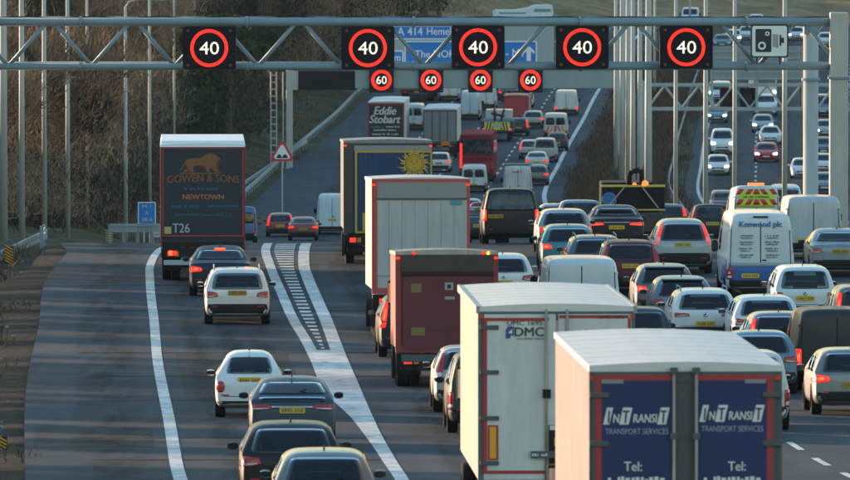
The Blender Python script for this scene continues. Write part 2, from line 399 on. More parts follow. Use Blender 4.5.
def vehicle(name, label, cat, kind, px, where, col, group=None, face='back', lights='wedge', lit=0, W=None, H=None, L=None, metal=0., dirt=.35,
            lowtrim=None, rails=False, plate_z=None, plate_x=0., wiper=True, ant=True, mirrors=True, stop=0, glass=True, yaw=0., spoiler=False, rim=True, extra=None, chrome=None, rearglass=None, plate_col=None):
    T = dict(TYPES[kind])
    if W: T['W'] = W
    if H: T['H'] = H
    if L: T['L'] = L
    L, Wd, H = T['L'], T['W'], T['H']; hw = Wd/2
    X, d = place(px, where, H*.97)
    back = face == 'back'; far = d > 560
    if back: loc = (X, d, zr(d)); rot = (pitch(d), 0, heading(d)+R_(yaw))
    else: loc = (X, d, zr(d)); rot = (-pitch(d), 0, math.pi+heading(d)+R_(yaw))
    root = thing(name, label, cat, loc, rot, group)
    if not back:     # origin at the front bumper for oncoming traffic
        off = Matrix.Rotation(rot[2], 4, 'Z') @ Vector((0, -L, 0)); root.location = Vector(loc)+off
        root.location.z = zr(root.location.y)
    VLOG.append((label[:40], round(X,1), round(d,1), proj(X-hw,d,zr(d))[0], proj(X+hw,d,zr(d))[0], proj(X,d+.3*L,zr(d)+H)[1], proj(X,d,zr(d))[1]))
    sh = shell(kind, T); P = paint(col, metal, dirt); WINS = []; see = False
    boxy = T['top'][0][1] > .9; zb = T['belt']*H; tum = T['tum']; topf = sh[2]
    rt = hw*(1-tum)
    see = (not boxy) and d < 335 and back
    def pt(n_, c4, ax, m, **k):
        if see and m is GLASS: WINS.append((ax, tuple(c4))); m = CLEAR
        return patch(root, n_, sh, c4, ax, m, **k)
    # glass
    if not boxy:
        zlo = zb+.035 if kind != 'saloon' else topf(.15*L)+.02
        if kind == 'civic': zlo = .77*H
        zhi = H*.935
        wb_ = (hw*.80 if kind != 'offroad' else hw*.84); wt = rt*.83
        if kind == 'city': wb_ = hw*.68; wt = rt*.86; zlo = zb+.10
        w = pt('rear_window', [(-wb_,zlo),(wb_,zlo),(wt,zhi),(-wt,zhi)], '-y', GLASS, n=12, k=8, rnd=.06)
        if kind == 'civic': pt('lower_rear_window', [(-wb_*.95,.665*H),(wb_*.95,.665*H),(wb_*.97,.735*H),(-wb_*.97,.735*H)], '-y', GLASS, n=12, k=3)
        if wiper and kind != 'saloon' and not far: 
            y0 = sh[1].ray_cast(Vector((0,-9,zlo+.05)), Vector((0,1,0)))[0].y
            MB().tube((0,y0-.025,zlo+.0),(.30,y0+.01,zlo+.10),.011,n=5).build('wiper', BLK, w)
    else:
        if rearglass != 'none' and (rearglass or kind in ('smallvan',)):
            for s in (-1, 1):
                c = [(.06,H*.56),(hw*.80,H*.56),(rt*.84,H*.85),(.06,H*.85)]
                pt('rear_window', c if s > 0 else mir(c), '-y', GLASS, n=6, k=6, rnd=.08)
        pt('door_seam', [(-.016,.42),(.016,.42),(.016,H*.90),(-.016,H*.90)], '-y', BLK, off=.004, n=1, k=8, rnd=0)
        for s in (-1, 1):
            x = s*hw*.90
            pt('door_seam', [(x-.012,.42),(x+.012,.42),(x*.93+.012,H*.88),(x*.93-.012,H*.88)], '-y', BLK, off=.003, n=1, k=8, rnd=0)
            for zz in (.3, .55, .8):
                MB().box(s*hw*.905-.03, s*hw*.905+.03, -.055, -.02, H*zz-.03, H*zz+.03).build('hinge', P, root)
        MB().box(.05,.17,-.07,-.035,H*.44,H*.44+.035).build('door_handle', BLK, root)
    # windscreen
    zw = T['top']
    fr = [(a*L, b*H) for a, b in zw]
    ws_lo = zb+.05 if not boxy else H*(.60 if kind != 'bigvan' else .545)
    pt('windscreen', [(hw*.80,ws_lo),(-hw*.80,ws_lo),(-rt*.86,H*.93),(rt*.86,H*.93)], '+y', GLASS, n=10, k=8, rnd=.05)
    # side windows
    for s, ax in ((1,'+x'),(-1,'-x')):
        ysr = .14 if kind in ('hatch','suv','crv','mpv','estate') else (.045 if kind == 'offroad' else .26)
        if not boxy:
            segs = [(ysr*L+.05,(ysr+.07)*L,.36*L,.36*L),(.375*L,.375*L,.61*L,.54*L)]
        else:
            segs = [(.60*L,.60*L,.78*L,.69*L)]+([(.3*L,.3*L,.56*L,.56*L)] if rearglass == 'all' else [])
        for y0, y0t, y1, y1t in segs:
            pt('side_window', [(y0,zb+.03),(y1,zb+.03),(y1t,H*.915),(y0t,H*.915)], ax, GLASS, n=5, k=5, rnd=.03)
        if not far:
            for yy in (.37*L, .64*L):
                pt('door_seam', [(yy-.006,.3),(yy+.006,.3),(yy+.006,zb),(yy-.006,zb)], ax, BLK, off=.003, n=1, k=5, rnd=0)
            pt('sill_trim', [(.1*L,.22),(.88*L,.22),(.88*L,.33),(.1*L,.33)], ax, BLK, off=.006, n=10, k=2, rnd=0)
    if see:
        key = ('cut',)+tuple(WINS); me = sh[3].get(key)
        if me is None:
            def inside(p, q):
                for i in range(4):
                    a, b_ = q[i], q[(i+1) % 4]
                    if ((b_[0]-a[0])*(p[1]-a[1])-(b_[1]-a[1])*(p[0]-a[0]))*sg < 0: return False
                return True
            bm_ = MB(); bm_.v = [tuple(v.co) for v in sh[0].vertices]; drop = set()
            for ax, q in WINS:
                cx_ = sum(p[0] for p in q)/4; cz_ = sum(p[1] for p in q)/4; qq = [(cx_+(p[0]-cx_)*.95, cz_+(p[1]-cz_)*.93) for p in q]
                ar = sum(qq[i][0]*qq[(i+1) % 4][1]-qq[(i+1) % 4][0]*qq[i][1] for i in range(4)); sg = 1 if ar > 0 else -1
                for p in sh[0].polygons:
                    n_ = p.normal; c_ = p.center
                    if ax == '-y' and not (n_.y < -.02 and c_.y < L*.45): continue
                    if ax == '+y' and not (n_.y > .02 and c_.y > L*.5): continue
                    if ax == '+x' and not n_.x > .2: continue
                    if ax == '-x' and not n_.x < -.2: continue
                    if all(inside((bm_.v[i][0], bm_.v[i][2]) if 'y' in ax else (bm_.v[i][1], bm_.v[i][2]), qq) for i in p.vertices): drop.add(p.index)
            bm_.f = [tuple(p.vertices) for p in sh[0].polygons if p.index not in drop]
            me = bm_.mesh('body', True); sh[3][key] = me
        link('body', me, P, root)
        cab = MB().box(-hw*.84, hw*.84, .12*L, .66*L, .4, zb-.08).build('cabin', SEAT, root)
        for s in (-1, 1):
            for yy, zz, ww in ((.50*L, zb+.14, .24), (.25*L, zb+.02, .23)):
                st = MB().box(s*hw*.45-ww, s*hw*.45+ww, yy, yy+.12, zb-.09, zz-.02).build('seat', SEAT, cab, bevel=.04)
                MB().box(s*hw*.45-.13, s*hw*.45+.13, yy, yy+.09, zz+.02, zz+.17).build('headrest', SEAT, cab, bevel=.03)
        MB().box(-.10, .10, .60*L-.03, .60*L, H*.86, H*.90).build('rear_view_mirror', SEAT, cab)
    else: link('body', sh[0], P, root)
    # lights
    def lens(m0, br): return RED2 if (lit == 2 and br) else (RED1 if lit else m0)
    rs = {}
    if lights == 'wedge': rs = dict(c=[(hw*.58,zb-.16),(hw*.995,zb-.20),(hw*.985,zb-.01),(hw*.62,zb-.05)])
    elif lights == 'square': rs = dict(c=[(hw*.70,zb-.27),(hw*.99,zb-.27),(hw*.98,zb-.06),(hw*.72,zb-.06)])
    elif lights == 'slim': rs = dict(c=[(hw*.45,zb-.13),(hw*.99,zb-.16),(hw*.985,zb-.035),(hw*.5,zb-.05)])
    elif lights == 'pillar': rs = dict(c=[(hw*.80,zb-.22),(hw*.99,zb-.22),(rt*.985,H*.90),(rt*.87,H*.90)])
    elif lights == 'crv': rs = dict(c=[(hw*.80,zb-.02),(hw*.97,zb-.10),(rt*.97,H*.93),(rt*.90,H*.93)])
    elif lights == 'tall': rs = dict(c=[(hw*.86,H*.30),(hw*.995,H*.30),(hw*.985,H*.52),(hw*.86,H*.52)])
    elif lights == 'disco': rs = dict(c=[(hw*.845,H*.42),(hw*.985,H*.42),(hw*.965,H*.62),(hw*.845,H*.62)])
    elif lights == 'round': rs = dict(c=[(hw*.72,zb-.30),(hw*.955,zb-.30),(hw*.945,zb-.06),(hw*.72,zb-.06)], r=.25)
    elif lights == 'low': rs = dict(c=[(hw*.80,H*.22),(hw*.985,H*.22),(hw*.98,H*.36),(hw*.80,H*.36)])
    for s in (1, -1):
        c = rs['c'] if s > 0 else mir(rs['c'])
        l = pt('tail_light', c, '-y', lens(RED0, 1) if lit != 2 else RED1, off=.014, n=6, k=6, rnd=rs.get('r', .07))
        (a0,b0),(a1,b1),(a2,b2),(a3,b3) = c
        def q(s_, t_): return ((a0*(1-s_)+a1*s_)*(1-t_)+(a3*(1-s_)+a2*s_)*t_, (b0*(1-s_)+b1*s_)*(1-t_)+(b3*(1-s_)+b2*s_)*t_)
        if not far and kind != 'city':
            pp = patch(l, 'lamp_bowl', sh, [q(.3,.28),q(.7,.28),q(.7,.75),q(.3,.75)] if lit == 2 else [q(.15,.1),q(.85,.1),q(.85,.32),q(.15,.32)], '-y', RED2 if lit == 2 else WLN, off=.019, n=3, k=3, rnd=.2)
        if not far or not back:
            hl = [(-hw*.93,H*.40),(-hw*.55,H*.40),(-hw*.58,H*.49),(-hw*.93,H*.53)]
            if s < 0: hl = mir(hl)
            hc = [hl[1],hl[0],hl[3],hl[2]]
            pt('headlight', hc, '+y', HDL if (not back and lit) else HD0, off=.012, n=4, k=4, rnd=.12)
    if stop and not boxy:
        pt('high_brake_light', [(-.16,H*.945),(.16,H*.945),(.16,H*.96),(-.16,H*.96)], '-y', RED2 if stop == 2 else RED0, off=.02, n=4, k=1)
    # bumper and trims
    lt = lowtrim if lowtrim is not None else .20
    if lt: pt('bumper_trim', [(-hw*.90,.33),(hw*.90,.33),(hw*.92,.33+lt),(-hw*.92,.33+lt)], '-y', BLK, off=.018, n=12, k=3, rnd=.04)
    if back and not boxy and not far:
        pt('boot_seam', [(-hw*.74,zb-.40),(hw*.74,zb-.40),(hw*.74,zb-.388),(-hw*.74,zb-.388)], '-y', BLK, off=.003, n=8, k=1, rnd=0)
        for s in (-1, 1):
            x = s*hw*.70
            pt('reflector', [(x-.09,.50),(x+.09,.50),(x+.09,.53),(x-.09,.53)], '-y', RED0, off=.022, n=3, k=1)
    if chrome:
        z = zb-chrome
        pt('chrome_strip', [(-hw*.5,z),(hw*.5,z),(hw*.5,z+.03),(-hw*.5,z+.03)], '-y', CHR, off=.02, n=8, k=1)
    if back and not boxy and not far and not (plate_z and plate_z > zb-.22): MB().lathe([(-.045,.02),(-.05,.05),(-.03,.062)], 'y', 14, (0,-.015,zb-.09 if kind != 'civic' else zb-.14)).build('badge', CHR, root, True)
    pz = plate_z if plate_z is not None else (zb-.24 if not boxy else .60)
    hit = sh[1].ray_cast(Vector((plate_x,-9,pz)), Vector((0,1,0)))[0]
    if plate_z != 0: plate(root, plate_x, pz, hit.y-.035, w=.52, h=.13, m=plate_col)
    if not back:
        pt('grille', [(hw*.5,.50),(-hw*.5,.50),(-hw*.5,.60),(hw*.5,.60)], '+y', BLK, off=.012, n=6, k=2)
        pt('lower_grille', [(hw*.62,.26),(-hw*.62,.26),(-hw*.62,.40),(hw*.62,.40)], '+y', BLK, off=.012, n=6, k=2)
        q = MB().box(-.26,.26,0,.012,0,.115).build('front_number_plate', WPL, root); q.location = (0, L+.045, .42)
    # wheels
    r = .31 if kind in ('city','hatch','civic') else (.37 if kind in ('suv','crv','offroad','van','bigvan') else .33)
    for yy in (.17*L if kind != 'saloon' else .20*L, .80*L):
        for s in (-1, 1):
            o = wheel(root, s*(hw-.115), yy, r, .235)
        for s, ax in ((1,'+x'),(-1,'-x')):
            pt('wheel_arch', [(yy-r*1.12,.22),(yy+r*1.12,.22),(yy+r*.95,r*2.12),(yy-r*.95,r*2.12)], ax, DRK, off=.004, n=6, k=5, rnd=.22)
    if mirrors:
        ym = .66*L if not boxy else .74*L
        for s in (-1, 1):
            sz = (.095,.09,.07) if not boxy else (.10,.09,.17)
            o = MB().lathe([(-1,.2),(-.8,.75),(-.3,1),(.4,1),(.85,.75),(1,.2)], 'x', 12).build('wing_mirror', P if not boxy else BLK, root, True)
            o.scale = sz; o.location = (s*(hw+.10), ym, zb+.06 if not boxy else zb+.12)
            MB().box(-1.0,1.0,-1.06,-.96,-.62,.62).build('mirror_glass', GLASS, o)
    if ant and not boxy and not far:
        MB().hexa([(-.02,.12,0),(.02,.12,0),(.015,-.03,0),(-.015,-.03,0),(-.008,.02,.075),(.008,.02,.075),(.006,-.02,.07),(-.006,-.02,.07)]).build('roof_aerial', BLK, root).location = (0,(.26 if kind != 'saloon' else .36)*L,H+.012)
    if rails:
        for s in (-1, 1):
            MB().path([(s*rt*.86,.16*L,H-.03),(s*rt*.86,.20*L,H+.05),(s*rt*.86,.55*L,H+.05),(s*rt*.86,.59*L,H-.04)], .02, 6).build('roof_rail', GALV if rails == 1 else BLK, root)
    if spoiler:
        y0 = sh[1].ray_cast(Vector((0,-9,H*.95)), Vector((0,1,0)))[0].y
        MB().hexa([(-rt*.85,y0-.10,H*.955),(rt*.85,y0-.10,H*.955),(rt*.85,y0+.25,H*.975),(-rt*.85,y0+.25,H*.975),(-rt*.83,y0-.08,H*.975),(rt*.83,y0-.08,H*.975),(rt*.85,y0+.25,H*1.0),(-rt*.85,y0+.25,H*1.0)]).build('spoiler', P, root, bevel=.01)
    if extra: extra(root, sh, T)
    return root
# ------------------------------------------------------------------ ground, carriageways, markings
def sheet(name, fl, fr, y0, y1, m, lift=0., n=1, kind='structure', parent=None, step=2.0):
    b = MB(); ys = []
    y = y0
    k0 = math.floor(y0/2)+1; ys = [y0]+[k*2.0 for k in range(k0, int(math.ceil(y1/2))) if y0+.01 < k*2.0 < y1-.01]+[y1]
    for y in ys:
        l, r = fl(y), fr(y)
        for i in range(n+1): b.v.append((l+(r-l)*i/n, y, zr(y)+lift))
    for j in range(len(ys)-1):
        for i in range(n): b.f.append((j*(n+1)+i, j*(n+1)+i+1, (j+1)*(n+1)+i+1, (j+1)*(n+1)+i))
    o = b.build(name, m, parent)
    if kind: o['kind'] = kind
    return o
def asphalt(name, seedoff):
    m = bpy.data.materials.new(name); t, b = nodes(m); N = t.nodes.new; Lk = t.links.new
    b.inputs['Specular IOR Level'].default_value = .12
    tc = N('ShaderNodeTexCoord')
    def noise(sc, mapscale, det=6):
        mp = N('ShaderNodeMapping'); mp.inputs['Scale'].default_value = mapscale; mp.inputs['Location'].default_value = (seedoff, seedoff*2, 0)
        n = N('ShaderNodeTexNoise'); n.inputs['Scale'].default_value = sc; n.inputs['Detail'].default_value = det; n.inputs['Roughness'].default_value = .6
        Lk(tc.outputs['Object'], mp.inputs[0]); Lk(mp.outputs[0], n.inputs[0]); return n
    a = noise(.5, (1, .14, 1)); c = noise(1.3, (.06, .22, 1), 3); f = noise(9, (1, .5, 1), 5); st = noise(2.2, (1, .012, 1), 3)
    r = N('ShaderNodeValToRGB'); r.color_ramp.elements[0].position = .3; r.color_ramp.elements[0].color = (.024,.037,.052,1)
    r.color_ramp.elements[1].position = .72; r.color_ramp.elements[1].color = (.051,.073,.096,1); Lk(a.outputs[0], r.inputs[0])
    def mul(src, fac, lo, hi):
        mr = N('ShaderNodeMapRange'); mr.inputs[1].default_value = .3; mr.inputs[2].default_value = .7; mr.inputs[3].default_value = lo; mr.inputs[4].default_value = hi
        Lk(fac, mr.inputs[0]); x = N('ShaderNodeMix'); x.data_type = 'RGBA'; x.blend_type = 'MULTIPLY'; x.inputs[0].default_value = 1
        Lk(src, x.inputs[6]); cb = N('ShaderNodeCombineColor'); [Lk(mr.outputs[0], cb.inputs[i]) for i in range(3)]; Lk(cb.outputs[0], x.inputs[7]); return x.outputs[2]
    s = mul(r.outputs[0], c.outputs[0], .78, 1.18); s = mul(s, f.outputs[0], .85, 1.12); s = mul(s, st.outputs[0], .80, 1.15)
    Lk(s, b.inputs['Base Color'])
    mr = N('ShaderNodeMapRange'); mr.inputs[3].default_value = .82; mr.inputs[4].default_value = .98; Lk(a.outputs[0], mr.inputs[0]); Lk(mr.outputs[0], b.inputs['Roughness'])
    bp = N('ShaderNodeBump'); bp.inputs['Strength'].default_value = .25; bp.inputs['Distance'].default_value = .01
    n2 = noise(55, (1, 1, 1), 3); Lk(n2.outputs[0], bp.inputs['Height']); Lk(bp.outputs[0], b.inputs['Normal'])
    return m
ASP = asphalt('asphalt', 0.); ASP2 = asphalt('asphalt_far', 31.)
def markmat():
    m = bpy.data.materials.new('worn_road_paint'); t, b = nodes(m); N = t.nodes.new; Lk = t.links.new
    tc = N('ShaderNodeTexCoord'); mp = N('ShaderNodeMapping'); mp.inputs['Scale'].default_value = (1, .6, 1)
    n = N('ShaderNodeTexNoise'); n.inputs['Scale'].default_value = 2.2; n.inputs['Detail'].default_value = 8; n.inputs['Roughness'].default_value = .7
    Lk(tc.outputs['Object'], mp.inputs[0]); Lk(mp.outputs[0], n.inputs[0])
    r = N('ShaderNodeValToRGB'); r.color_ramp.elements[0].position = .34; r.color_ramp.elements[0].color = (.24,.26,.27,1)
    r.color_ramp.elements[1].position = .56; r.color_ramp.elements[1].color = (.60,.61,.61,1)
    Lk(n.outputs[0], r.inputs[0]); Lk(r.outputs[0], b.inputs['Base Color']); b.inputs['Roughness'].default_value = .7
    return m
MRK = markmat()
def groundmat():
    m = bpy.data.materials.new('winter_verge'); t, b = nodes(m); N = t.nodes.new; Lk = t.links.new
    tc = N('ShaderNodeTexCoord')
    n = N('ShaderNodeTexNoise'); n.inputs['Scale'].default_value = .16; n.inputs['Detail'].default_value = 9; n.inputs['Roughness'].default_value = .66
    n2 = N('ShaderNodeTexNoise'); n2.inputs['Scale'].default_value = 3.5; n2.inputs['Detail'].default_value = 6
    Lk(tc.outputs['Object'], n.inputs[0]); Lk(tc.outputs['Object'], n2.inputs[0])
    r = N('ShaderNodeValToRGB'); e = r.color_ramp.elements
    e[0].position = .36; e[0].color = (.018,.022,.011,1); e[1].position = .66; e[1].color = (.12,.085,.045,1)
    x = e.new(.5); x.color = (.05,.045,.026,1)
    Lk(n.outputs[0], r.inputs[0])
    sp = N('ShaderNodeSeparateXYZ'); Lk(tc.outputs['Object'], sp.inputs[0]); mr = N('ShaderNodeMapRange'); mr.inputs[1].default_value = 330; mr.inputs[2].default_value = 380; Lk(sp.outputs[1], mr.inputs[0])
    md = N('ShaderNodeMix'); md.data_type = 'RGBA'; mud = N('ShaderNodeValToRGB'); mud.color_ramp.elements[0].position = .42; mud.color_ramp.elements[0].color = (.010,.009,.008,1); mud.color_ramp.elements[1].position = .7; mud.color_ramp.elements[1].color = (.030,.025,.021,1)
    Lk(n2.outputs[0], mud.inputs[0]); Lk(mr.outputs[0], md.inputs[0]); Lk(mud.outputs[0], md.inputs[6]); Lk(r.outputs[0], md.inputs[7])
    mx = N('ShaderNodeMix'); mx.data_type = 'RGBA'; mx.blend_type = 'OVERLAY'; mx.inputs[0].default_value = .7
    fr_ = N('ShaderNodeMapRange'); fr_.inputs[1].default_value = 1130; fr_.inputs[2].default_value = 1190; Lk(sp.outputs[1], fr_.inputs[0])
    mt = N('ShaderNodeMix'); mt.data_type = 'RGBA'; tan = N('ShaderNodeValToRGB'); tan.color_ramp.elements[0].position = .4; tan.color_ramp.elements[0].color = (.10,.085,.03,1); tan.color_ramp.elements[1].position = .62; tan.color_ramp.elements[1].color = (.30,.19,.10,1)
    Lk(n.outputs[0], tan.inputs[0]); Lk(fr_.outputs[0], mt.inputs[0]); Lk(md.outputs[2], mt.inputs[6]); Lk(tan.outputs[0], mt.inputs[7])
    Lk(mt.outputs[2], mx.inputs[6]); Lk(n2.outputs[0], mx.inputs[7]); Lk(mx.outputs[2], b.inputs['Base Color'])
    b.inputs['Roughness'].default_value = .95; b.inputs['Specular IOR Level'].default_value = .15
    bp = N('ShaderNodeBump'); bp.inputs['Strength'].default_value = .8; bp.inputs['Distance'].default_value = .15; Lk(n2.outputs[0], bp.inputs['Height']); Lk(bp.outputs[0], b.inputs['Normal'])
    return m
GRD = groundmat()
from mathutils import noise as mnoise
def sm(a, b, x): t = max(0, min(1, (x-a)/(b-a))); return t*t*(3-2*t)
def gz(x, y):
    base = zr(y)-.10
    t = TE(y)-x; r = x-(S0(y)+20.5)
    nz = mnoise.noise(Vector((x*.08, y*.05, 3.1)))
    if t > 0:
        k = sm(330, 420, y)
        base += (1-k)*(-.35*sm(0, 4, t)+2.5*sm(6, 26, t)) + k*(.9*sm(.8, 6, t)+9.0*sm(6, 34, t)+5*sm(34,90,t))
        base += nz*.5*sm(1, 6, t)
    if r > 0: base += 5.0*sm(3, 30, r)+6*sm(30,120,r)+nz*.6*sm(2, 8, r)
    m_ = min(x-RE(y)-1.3, S0(y)-x)
    if m_ > 0: base += .45*sm(.6, 3.0, m_)+nz*.12*sm(1, 3, m_)
    # the hill beyond the bend
    k = sm(1420, 1900, y)
    if y > 1180: base += .8*nz*sm(1180,1260,y)
    if k > 0: base = base*(1-k)+k*(CZ-36+nz*2.0+3*mnoise.noise(Vector((x*.01,y*.01,0))))
    return base
def terrain():
    ys = [60+4*i for i in range(70)]
    ys = [y for y in range(60, 1240, 4)]+[1240+10*i for i in range(40)]+[1640+60*i for i in range(1, 40)]+[4200, 5200, 7000, 9000]
    us = [-2500,-1200,-600,-300,-180,-120,-90,-70,-55,-45,-38,-32,-27,-23,-20,-17,-14,-12,-10,-8,-6.5,-5,-4,-3,-2,-1.2,-.6,0]
    V = []; Fc = []; n = None
    for y in ys:
        te, re, s0 = TE(y), RE(y), S0(y); s1 = s0+20.5
        xs = [te+u-.05 for u in us]+[te+(re+1.3-te)*i/8 for i in range(1, 8)]+[re+1.35+ (s0-re-1.4)*i/8 for i in range(9)]+[s0+20.5*i/6 for i in range(1, 6)]+[s1+.05-u for u in us[::-1]]
        n = len(xs)
        for x in xs: V.append((x, y, gz(x, y)))
    for j in range(len(ys)-1):
        for i in range(n-1): Fc.append((j*n+i, j*n+i+1, (j+1)*n+i+1, (j+1)*n+i))
    b = MB(); b.v = V; b.f = Fc; o = b.build('ground', GRD, None, True); o['kind'] = 'structure'
terrain()
YEND = 1300
sheet('northbound_carriageway', TE, lambda y: RE(y)+1.3, 60, YEND, ASP, 0, 8)
sheet('southbound_carriageway', S0, lambda y: S0(y)+20.5, 330, YEND, ASP2, 0, 8)
# edge lines
sheet('edge_line', lambda y: EL(y)-.13, lambda y: EL(y)+.13, 60, 344, MRK, .006)
sheet('edge_line', lambda y: RE(y)-.16, lambda y: RE(y)+.16, 60, 1240, MRK, .006)
sheet('edge_line', lambda y: S0(y)+.8, lambda y: S0(y)+1.02, 330, 1240, MRK, .006)
sheet('edge_line', lambda y: S0(y)+17.6, lambda y: S0(y)+17.8, 330, 1240, MRK, .006)
# chevron area between the slip road and the carriageway
dm = d_row(350)
wl = lambda y: .22+.20*sm(340, 260, y) if False else .42
sheet('chevron_edge_line', GL, lambda y: GL(y)+.30, dm, 344, MRK, .006)
sheet('chevron_edge_line', lambda y: GR(y)-.36, GR, dm, 344, MRK, .006)
sheet('chevron_nose_paint', GL, GR, 60, dm, MRK, .006)
b = MB(); hm = MB()
hat = bpy.data.objects.new('chevron_hatching', None); COL.objects.link(hat); hat['kind'] = 'structure'; hat.location = (0, 0, 0)
y = dm+.6; i = 0
while y < 342:
    l, r = GL(y)+.36+.28, GR(y)-.46-.2
    yb = y+1.05
    m_ = MB(); P = []
    q = []
    ysn = [y]+([2.0*math.ceil(y/2)] if y < 2.0*math.ceil(y/2) < yb else [])+[yb]
    for yy in ysn:
        l, r = GL(yy)+.44, GR(yy)-.50
        m_.v += [(l, yy, zr(yy)+.006), (r, yy, zr(yy)+.006)]
    for k in range(len(ysn)-1): m_.f.append((2*k, 2*k+1, 2*k+3, 2*k+2))
    m_.build('hatch_stripe', MRK, hat)
    y += 2.15; i += 1
# lane dashes
def dashes(fn, y0, y1, ln, gap, w=.075, name='lane_marking'):
    root = bpy.data.objects.new(name, None); COL.objects.link(root); root['kind'] = 'structure'
    y = y0; 
    while y < y1:
        o = sheet('dash', lambda q: fn(q)-w, lambda q: fn(q)+w, y, y+ln, MRK, .006, kind=None, parent=root); y += ln+gap
for k in (1, 2, 3): dashes(lambda q, k=k: LC(q)+4.2*k, 176+k, 330, 4.2, 4.3)
for k in (1, 2, 3): dashes(lambda q, k=k: LC(q)+4.2*k, 610+k*3, 1180, 3.6, 5.4, .085)
for k in (1, 2, 3): dashes(lambda q, k=k: S0(q)+.9+4.2*k, 600+k*4, 1180, 3.6, 5.4, .085)
# cross joints and repair patches
TAR = mat('tar_joint', (.016,.018,.021), .95, spec=.03)
for yy, x0, x1 in ((210,-7.4,-.8),(232,-7.5,-1.4),(247,-8.2,4),(262,-9.1,8),(287,-9.8,6),(303,-10.5,-5.5),(318,-11,3),(226,-1.0,9),(240,2,12),(198,-6.6,-.9)):
    sheet('road_joint', lambda q, a=x0: a, lambda q, a=x1: a, yy, yy+.35, TAR, .004)
def stainmat():
    m = bpy.data.materials.new('oil_and_rubber_stain'); t, b = nodes(m); N = t.nodes.new; Lk = t.links.new
    b.inputs['Base Color'].default_value = (.009,.010,.012,1); b.inputs['Roughness'].default_value = .9; b.inputs['Specular IOR Level'].default_value = .08
    tc = N('ShaderNodeTexCoord'); mp = N('ShaderNodeMapping'); mp.inputs['Scale'].default_value = (1, .10, 1); n = N('ShaderNodeTexNoise'); n.inputs['Scale'].default_value = 1.6; n.inputs['Detail'].default_value = 8; n.inputs['Roughness'].default_value = .7
    Lk(tc.outputs['Object'], mp.inputs[0]); Lk(mp.outputs[0], n.inputs[0]); mr = N('ShaderNodeMapRange'); mr.inputs[1].default_value = .40; mr.inputs[2].default_value = .72; mr.inputs[4].default_value = .55; Lk(n.outputs[0], mr.inputs[0])
    uv = N('ShaderNodeAttribute'); uv.attribute_name = 'across'; e = N('ShaderNodeMath'); e.operation = 'MULTIPLY'; Lk(mr.outputs[0], e.inputs[0]); Lk(uv.outputs['Fac'], e.inputs[1]); Lk(e.outputs[0], b.inputs['Alpha'])
    return m
STN = stainmat()
def stain(fn, w, y0, y1):
    o = sheet('tyre_track', lambda q: fn(q)-w, lambda q: fn(q)+w, y0, y1, STN, .005, 6)
    a = o.data.attributes.new('across', 'FLOAT', 'POINT')
    for i in range(len(o.data.vertices)): a.data[i].value = math.sin(math.pi*(i % 7)/6)**1.0
for fn, w in ((lambda q: (EL(q)+GL(q))/2-.85, .42), (lambda q: (EL(q)+GL(q))/2+.85, .42), (lambda q: (EL(q)+GL(q))/2, .5), (lambda q: (TE(q)+EL(q))/2+.3, .9), (lambda q: LC(q)+1.3, .45), (lambda q: LC(q)+3.0, .45)): stain(fn, w, 150, 343)
for k in range(4): stain(lambda q, k=k: LC(q)+2.1+4.2*k, 1.1, 600, 1150); stain(lambda q, k=k: S0(q)+3.0+4.2*k, 1.1, 600, 1150)
PAT = asphalt('patch_asphalt', 77.)
for l in PAT.node_tree.nodes:
    if l.type == 'VALTORGB': l.color_ramp.elements[0].color = (.018,.025,.032,1); l.color_ramp.elements[1].color = (.037,.047,.057,1)
for y0, y1, fa, w0, w1 in ((236,262,EL,.5,3.4),(205,216,EL,-2.9,-.4),(305,330,GR,.6,3.4),(206,222,GR,.7,3.8)):
    sheet('road_repair', lambda q: fa(q)+w0, lambda q: fa(q)+w1, y0, y1, PAT, .003)

# ------------------------------------------------------------------ vegetation
def barkmat(): return mat('bark', (.15,.12,.09), .9, dirt=.6, dcol=(.05,.05,.035), spec=.1)
def twigmat(name, c1, c2):
    m = bpy.data.materials.new(name); t, b = nodes(m); N = t.nodes.new; Lk = t.links.new
    oi = N('ShaderNodeObjectInfo'); tc = N('ShaderNodeTexCoord'); n = N('ShaderNodeTexNoise'); n.inputs['Scale'].default_value = .7; n.inputs['Detail'].default_value = 4
    Lk(tc.outputs['Object'], n.inputs[0]); ad = N('ShaderNodeMath'); ad.operation = 'ADD'; Lk(n.outputs[0], ad.inputs[0])
    mr = N('ShaderNodeMapRange'); mr.inputs[3].default_value = -.34; mr.inputs[4].default_value = .34; Lk(oi.outputs['Random'], mr.inputs[0]); Lk(mr.outputs[0], ad.inputs[1])
    r = N('ShaderNodeValToRGB'); r.color_ramp.elements[0].position = .3; r.color_ramp.elements[0].color = (*c1,1); r.color_ramp.elements[1].position = .7; r.color_ramp.elements[1].color = (*c2,1)
    Lk(ad.outputs[0], r.inputs[0]); Lk(r.outputs[0], b.inputs['Base Color']); b.inputs['Roughness'].default_value = .9; b.inputs['Specular IOR Level'].default_value = .1
    return m
BARK = barkmat()
TW = twigmat('winter_twigs', (.014,.011,.009), (.38,.24,.145)); EV = twigmat('ivy_leaves', (.012,.02,.008), (.04,.05,.018)); DRY = twigmat('dry_scrub', (.05,.036,.024), (.19,.13,.075))
DRYD = twigmat('dark_scrub', (.018,.013,.010), (.10,.062,.04))
